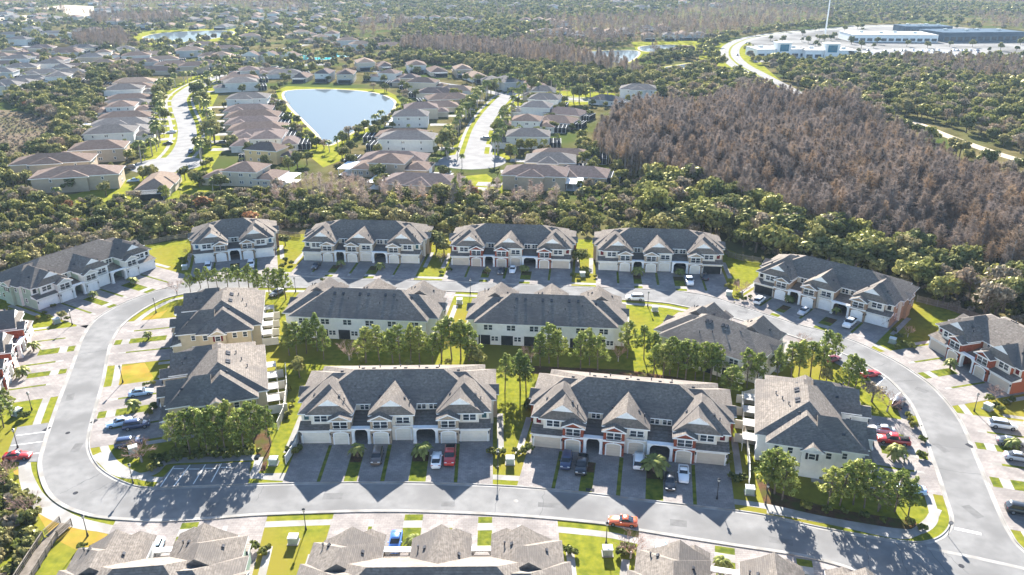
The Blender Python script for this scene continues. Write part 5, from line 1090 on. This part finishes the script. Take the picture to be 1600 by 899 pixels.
# leafless cypress wood and the woods of the same kind further off
ZONE[0] = 'in the large leafless wood'
WOOD = Gs([(925,228),(960,205),(1050,176),(1180,166),(1330,186),(1460,262),(1560,302),(1760,385),(1900,470),(1800,500),(1620,452),(1500,424),(1400,402),(1300,372),(1180,345),(1100,312),(1000,280),(940,255)])
for x, y in scatter(WOOD, 3.3, sr):
    if in_view(x, y): ALL['cypress' if sr.random() > (.02 if y > 240 else .06) else 'oak'].append((x, y, sr.uniform(.6,1.02)*(1+.16*math.sin(x*.045+y*.028)+.1*math.sin(x*.11-y*.07))))
ZONE[0] = 'in the belt between the leafless wood and the fences'
BELT = Gs([(895,318),(940,258),(1000,276),(1100,308),(1180,338),(1300,368),(1400,402),(1500,428),(1620,456),(1800,516),(1950,640),(1800,640),(1640,545),(1540,503),(1430,461),(1320,434),(1225,411),(1185,399),(1130,377),(1000,371),(900,367),(870,330)])
for x, y in scatter(BELT, 5.2, sr):
    if not in_view(x, y) or not free(x, y): continue
    low = FPX*x/(y*_c+CAMH*_s)+800 < 1010
    if low:
        if sr.random() < .75: ALL[sr.choice(['oak','willow','grey','willow'])].append((x, y, sr.uniform(.4,.75)))
    else: ALL[sr.choice(['oak','oak','willow','willow','oak','grey'])].append((x, y, sr.choice((sr.uniform(.55,.9), sr.uniform(.9,1.5)))))
ZONE[0] = 'at the western edge of the leafless wood'
EDGE = Gs([(905,196),(925,228),(940,262),(895,300),(880,240),(905,225)])
for x, y in scatter(EDGE, 6, sr):
    if free(x, y, -3): ALL[sr.choice(['oak','willow','oak'])].append((x, y, sr.uniform(.6,1.0)))
ZONE[0] = 'in the thicket behind the back-row blocks'
THICK = Gs([(-160,300),(40,306),(120,322),(220,326),(330,312),(360,306),(440,300),(540,296),(600,306),(640,312),(720,306),(800,310),(880,314),(900,368),(700,363),(560,359),(420,359),(330,364),(262,370),(180,384),(60,422),(-60,468),(-220,540)])
for x, y in scatter(THICK, 4.3, sr):
    if not in_view(x, y) or not free(x, y, -2): continue
    px = FPX*x/(y*_c+CAMH*_s)+800; r = sr.random()
    if 430 < px < 880 and r < .6 and y > 268: ALL['youngcypress'].append((x, y, sr.uniform(.75,1.15)))
    elif r < .006: ALL['rust'].append((x, y, sr.uniform(.6,1.1)))
    else: ALL[sr.choice(['oak','willow','oak','willow','grey','willow','grey'])].append((x, y, sr.uniform(.34,.74) if px < 430 else sr.uniform(.45,.85)))
ZONE[0] = 'beside the brown marsh at the western edge'
LEFT = Gs([(-160,240),(0,246),(62,240),(86,218),(80,190),(20,170),(0,150),(60,140),(120,132),(168,150),(170,200),(130,235),(60,275),(40,306),(-160,310)])
for x, y in scatter(LEFT, 6.0, sr):
    if in_view(x, y) and free(x, y): ALL[sr.choice(['oak','willow','oak','grey','rust' if sr.random() < .08 else 'oak'])].append((x, y, sr.uniform(.6,1.15)))
ZONE[0] = 'in the corner beside the timber footbridge'
CORNER = Gs([(-200,900),(-60,700),(-10,720),(20,745),(60,800),(70,835),(40,870),(10,930),(-40,990)])
for x, y in scatter(CORNER, 3.2, sr):
    if x < G(20,850)[0]+6: ALL[sr.choice(['willow','willow','oak','willow'])].append((x, y, sr.uniform(.2,.4)))
# behind the wood on the right, round the track
ZONE[0] = 'beyond the leafless wood round the pale track'
BEHIND = Gs([(1340,178),(1460,236),(1560,284),(1760,366),(1960,440),(1900,250),(1700,150),(1600,108),(1480,100),(1330,108),(1230,108),(1210,150)])
for x, y in scatter(BEHIND, 8.0, sr):
    if in_view(x, y) and free(x, y): ALL[sr.choice(['oak','willow','oak','grey','willow','grey'])].append((x, y, sr.uniform(.7,1.35)))
# evergreen fringe and leafless woods in the middle distance
ZONE[0] = 'in the middle-distance woods above the far houses'
for pts, kinds, st, sc in (([(600,98),(700,104),(800,125),(860,136),(960,140),(1010,136),(1000,126),(900,112),(800,104),(700,92),(620,88)], ['oak','oak','willow'], 8, (.9,1.35)), ([(640,74),(700,72),(800,80),(870,92),(960,106),(985,118),(1000,128),(900,114),(800,104),(700,92),(620,86)], ['cypress'], 6.5, (.75,1.05)),
        ([(990,110),(1085,104),(1140,122),(1200,140),(1180,162),(1050,170),(1010,140)], ['oak','willow','grey'], 8, (.8,1.3)), ([(1380,104),(1480,100),(1600,106),(1720,120),(1720,150),(1600,134),(1480,126)], ['cypress'], 7, (.6,.85)), ([(112,66),(190,60),(205,72),(200,80),(130,80)], ['cypress'], 7, (.8,1.05)), ([(140,34),(240,30),(300,32),(270,40),(150,44)], ['cypress'], 11, (.9,1.2)), ([(120,116),(170,104),(215,112),(235,125),(180,128),(168,150),(120,132)], ['oak','oak','grey'], 8, (.9,1.4)),
        ([(990,86),(1090,84),(1095,98),(1030,106),(985,100)], ['oak'], 8, (.7,1.1)), ([(850,66),(985,64),(985,78),(905,80),(870,90),(800,78)], ['oak','willow'], 9, (.6,.9))):
    for x, y in scatter(Gs(pts), st, sr):
        if in_view(x, y) and free(x, y, -2): ALL[sr.choice(kinds)].append((x, y, sr.uniform(*sc)))
# garden and street trees of the far suburb
for l, off in ((SL,11.5),(SL,-11.5),(SR,11.5),(SR,-11.5)):
    ZONE[0] = 'along the western street' if l is SL else 'along the eastern street'; lo = offset(l, off); acc = 0
    for a, b in zip(lo, lo[1:]):
        acc += math.dist(a, b)
        if acc > 6: acc = 0; ALL['palm' if sr.random() < .8 else 'oak'].append((a[0]+sr.uniform(-2,2), a[1]+sr.uniform(-2,2), sr.uniform(1.0,1.6) if sr.random() < .8 else .7))
ZONE[0] = 'between the large pond and the eastern street'
for px, py in [(583,196),(596,194),(590,200),(622,178),(630,174),(640,176),(636,170),(700,214),(690,236),(702,232),(715,250),(722,262),(800,212),(806,216),(812,214),(838,216),(700,250),(530,240),(515,238),(480,232)]: x, y = G(px, py); ALL['palm'].append((x, y, sr.uniform(.75,1.05)))
rim = offset(POND1, -(1 if signed(POND1) > 0 else -1)*7.5, True)
ZONE[0] = 'on the bank of the large pond'
for i in range(0, len(rim)):
    if sr.random() < .7 and not (rim[i][1] > G(500,139)[1]-3): ALL[sr.choice(['oak','oak','grey'])].append((rim[i][0]+sr.uniform(-3,3), rim[i][1]+sr.uniform(-3,3), sr.uniform(.45,.9)))
ZONE[0] = 'in a garden of the far suburb'
for hx, hy, hr in HOUSES:
    for _ in range(5):
        a = sr.uniform(0,6.28); x, y = hx+(hr+2)*math.cos(a), hy+(hr+2)*math.sin(a)
        if in_view(x, y) and (((HOUSES[:,0]-x)**2+(HOUSES[:,1]-y)**2) > (HOUSES[:,2]*.9)**2).all() and free(x, y, -3): ALL[sr.choice(['oak','oak','palm','willow'])].append((x, y, sr.uniform(.45,.9)))
ZONE[0] = 'in the business yard by the highway'
for _ in range(150):
    x, y = G(sr.uniform(1180,1600), sr.uniform(44,98))
    if not any(abs(FPX*x/(y*_c+CAMH*_s)+800-bx) < bw and abs(PCY-FPX*(y*_s-CAMH*_c)/(y*_c+CAMH*_s)-by) < bh for bx, bw, by, bh in ((1212,35,86,9),(1290,35,88,9),(1385,75,60,9),(1515,75,60,11),(1440,95,84,7))): ALL['oak'].append((x, y, sr.uniform(.6,1.1)))
ZONE[0] = 'on a lawn edge between far houses and thicket'
for px, py, k, s in [(110,300,'oak',.9),(166,308,'oak',.85),(210,318,'grey',.9),(262,316,'pine',.7),(312,292,'oak',.8),(345,298,'oak',.95),(465,264,'oak',1.0),(480,258,'oak',.9),(452,270,'oak',.9),(535,252,'oak',.9),(548,242,'oak',.9),(590,282,'oak',1.0),(712,320,'pine',1.1),(735,316,'rust',1.1),(660,322,'rust',.9),(690,318,'oak',.9)]: x, y = G(px, py); ALL[k].append((x, y, s))

# the largest-looking 300 of each kind are trees of their own, the rest of a kind is one mass
WHERE = dict(oak=('dark green evergreen tree in the thickets and woods round the houses','evergreens round the houses'), willow=('pale yellow-green tree in the thickets and woods round the houses','pale green trees round the houses'), grey=('grey half-bare tree in the thickets and woods round the houses','grey trees round the houses'),
             cypress=('bare grey-brown cypress in the large leafless wood','cypresses of the leafless wood'), youngcypress=('thin pale leafless sapling in the thicket behind the back-row blocks','saplings in the thicket'), palm=('feathery palm on the streets and gardens of the far suburb','palms of the far suburb'), rust=('rust-red leafy tree in the thickets','rust-red trees'), pine=('pine in the thicket beside the far lawns','pines beside the far lawns'))
LOOK = dict(oak='dark green evergreen tree', willow='pale yellow-green tree', grey='grey half-bare tree', cypress='bare grey-brown cypress', youngcypress='thin pale leafless sapling', palm='feathery palm', rust='rust-red leafy tree', pine='pine')
def cloud(name, pts, label, cat, sources):
    """one mass of plants: a point cloud that carries a plant at each point"""
    me = bpy.data.meshes.new(name); n = len(pts); me.vertices.add(n); me.vertices.foreach_set('co', np.array([(p[0],p[1],0) for p in pts], np.float32).ravel())
    for nm, ty, vals in (('size','FLOAT',[p[2] for p in pts]), ('turn','FLOAT',[sr.uniform(0,6.28) for _ in pts]), ('pick','INT',[p[3] if len(p) > 3 and not isinstance(p[3], str) else sr.randrange(len(sources)) for p in pts])):
        at = me.attributes.new(nm, ty, 'POINT'); at.data.foreach_set('value', vals)
    o = put(name, me, None, None, None, None, label, cat, None, 'stuff')
    c = bpy.data.collections.new(name+'_plants')
    for i, ob in enumerate(sources): c.objects.link(ob)
    ng = bpy.data.node_groups.new(name, 'GeometryNodeTree'); ng.interface.new_socket('Geometry', in_out='INPUT', socket_type='NodeSocketGeometry'); ng.interface.new_socket('Geometry', in_out='OUTPUT', socket_type='NodeSocketGeometry')
    N = ng.nodes; L = ng.links.new; gi = N.new('NodeGroupInput'); go = N.new('NodeGroupOutput'); ip = N.new('GeometryNodeInstanceOnPoints'); ci = N.new('GeometryNodeCollectionInfo'); ci.inputs['Collection'].default_value = c; ci.inputs['Separate Children'].default_value = True; ci.inputs['Reset Children'].default_value = True
    def attr(nm, ty): a = N.new('GeometryNodeInputNamedAttribute'); a.data_type = ty; a.inputs['Name'].default_value = nm; return a.outputs['Attribute']
    cx = N.new('ShaderNodeCombineXYZ'); L(attr('turn','FLOAT'), cx.inputs[2]); L(gi.outputs[0], ip.inputs['Points']); L(ci.outputs[0], ip.inputs['Instance']); ip.inputs['Pick Instance'].default_value = True
    L(attr('pick','INT'), ip.inputs['Instance Index']); L(cx.outputs[0], ip.inputs['Rotation']); L(attr('size','FLOAT'), ip.inputs['Scale']); L(ip.outputs[0], go.inputs[0])
    md = o.modifiers.new('plants', 'NODES'); md.node_group = ng; return o
def joined(kind, i):
    """trunk and crown of one plant as a single source mesh"""
    C, T = KIND[kind]; a = C[i]; b = T[i % len(T)]; Va = np.empty(len(a.vertices)*3, np.float32); a.vertices.foreach_get('co', Va)
    m = MB(); m.v = [tuple(v) for v in Va.reshape(-1,3)]; m.f = [tuple(p.vertices) for p in a.polygons]; m.m = [0]*len(m.f); k = len(m.v)
    m.v += [tuple(v.co) for v in b.vertices]; m.f += [tuple(q+k for q in p.vertices) for p in b.polygons]; m.m += [1]*len(b.polygons)
    return bpy.data.objects.new(f'{kind}_source_{i:02d}', m.mesh(kind, [a.materials[0], b.materials[0]]))
for kind, L in ALL.items():
    if not L: continue
    L.sort(key=lambda p: math.hypot(p[0], p[1])); lab, grp = WHERE[kind]; near, far = L[:295], L[295:]
    if kind == 'cypress':      # the trees along the near front of the wood show most
        pass
    for x, y, s, zn in near: plant(kind, x, y, s, LOOK[kind]+' '+zn, (LOOK[kind]+'s ').replace('sss','sses')+zn, 'palm' if kind == 'palm' else 'tree', sz=s*vr.uniform(.88,1.12))
    if far: cloud({'cypress':'cypress_wood','oak':'evergreen_wood','willow':'pale_green_wood','grey':'grey_wood'}.get(kind, kind+'_mass'), far, {'cypress':'mass of bare grey-brown cypress in the leafless woods','oak':'mass of dark evergreens in the woods and gardens'}.get(kind, f'further mass of {lab.split(" in ")[0].split(" on ")[0]}s behind the nearer ones'), 'woodland', [joined(kind, i) for i in range(len(KIND[kind][0]))])
# the far plain: mixed woodland to the horizon, evergreen and leafless by patches
fo = [bpy.data.objects.new(f'far_{i:02d}', np_m(crown_leafy(500+i, 9, 4.2, .5, 7, 170, 1.7), 'far_crown', LM['oak'])) for i in range(3)]
fo += [bpy.data.objects.new(f'far_{i+3:02d}', np_m(crown_leafy(510+i, 9, 3.8, .5, 6, 150, 1.7), 'far_crown', LM[m_])) for i, m_ in enumerate(('willow','grey'))]
fo += [bpy.data.objects.new(f'far_{i+5:02d}', np_m(crown_cypress(520+i, 13, 2.6, 45, 3.2), 'far_crown', LM['cyp'])) for i in range(2)]
from mathutils import noise
pts = []; HX = HOUSES
KP = [k for k in KEEP if k[0] != 'disc']
for y in np.concatenate([np.arange(520, 1100, 9.5), np.arange(1100, 3600, 15)]):
    st = 9.5 if y < 1100 else 15; half = 830/FPX*(y*_c+CAMH*_s)
    for x in np.arange(-half, half, st):
        xx, yy = x+sr.uniform(-.5,.5)*st, y+sr.uniform(-.5,.5)*st
        d = yy*_c+CAMH*_s; px = 800+FPX*xx/d; u = yy*_s-CAMH*_c; py = PCY-FPX*u/d
        if py > 150 or (py > 100 and px < 1100): 
            if not (py < 120 and px < 620): continue
        if (((HX[:,0]-xx)**2+(HX[:,1]-yy)**2) < (HX[:,2]+1)**2).any(): continue
        bad = False
        for k in KP:
            if k[0] == 'poly':
                if inside((xx,yy), k[1]): bad = True; break
            else:
                A_ = np.array(k[1])
                if np.hypot(A_[:,0]-xx, A_[:,1]-yy).min() < k[2]+3: bad = True; break
        if bad: continue
        nv = noise.noise((xx*.004, yy*.0022, 3.0)); town = noise.noise((xx*.003+9, yy*.003, 7.0))
        if px < 620 and py > 25 and sr.random() < .55: continue
        if town > .25 and sr.random() < .5: continue
        pts.append((xx, yy, sr.uniform(.6,1.2), sr.choice((5,6)) if nv > .12 and not (px < 560 and py > 30) else sr.choice((0,1,2,3,4,0))))
cloud('far_woodland', pts, 'hazy mixed woodland spreading to the horizon', 'woodland', fo)
# rough undergrowth below the trees
us = [bpy.data.objects.new(f'brush_{i:02d}', np_m(crown_leafy(600+i, 1.3, 1.3, 0, 4, 60, .6), 'brush', LM[m_])) for i, m_ in enumerate(('oak','willow','grey','shrub'))]
up = []
MARSH = Gs([(-80,180),(0,175),(60,182),(80,196),(75,220),(55,236),(0,242),(-80,246)])
for x, y in scatter(MARSH, 2.6, sr):
    if in_view(x, y): up.append((x, y, sr.uniform(.3,.8), 2))
for poly_, st in ((THICK,2.6),(BELT,3.4),(LEFT,4.0),(CORNER,1.8)):
    for x, y in scatter(poly_, st, sr):
        if in_view(x, y) and free(x, y, -3): up.append((x, y, sr.uniform(.5,1.4)))
cloud('undergrowth', up, 'rough green and olive undergrowth below the trees', 'undergrowth', us)
# ================================================================== HAZE
m = MB().box(-3200,3200,-30,3900,-1.0,86)
hz = put('haze', m.mesh('haze', []), kind='stuff'); tag(hz, 'thin pale haze over the whole landscape', 'haze')
hm = bpy.data.materials.new('haze_air'); hm.use_nodes = True; n = hm.node_tree.nodes; n.remove(n['Principled BSDF'])
pv = n.new('ShaderNodeVolumePrincipled'); pv.inputs['Color'].default_value = (0.62,0.81,1,1); pv.inputs['Density'].default_value = 0.00006; pv.inputs['Anisotropy'].default_value = 0.0
hm.node_tree.links.new(pv.outputs[0], n['Material Output'].inputs['Volume']); hz.data.materials.clear(); hz.data.materials.append(hm)
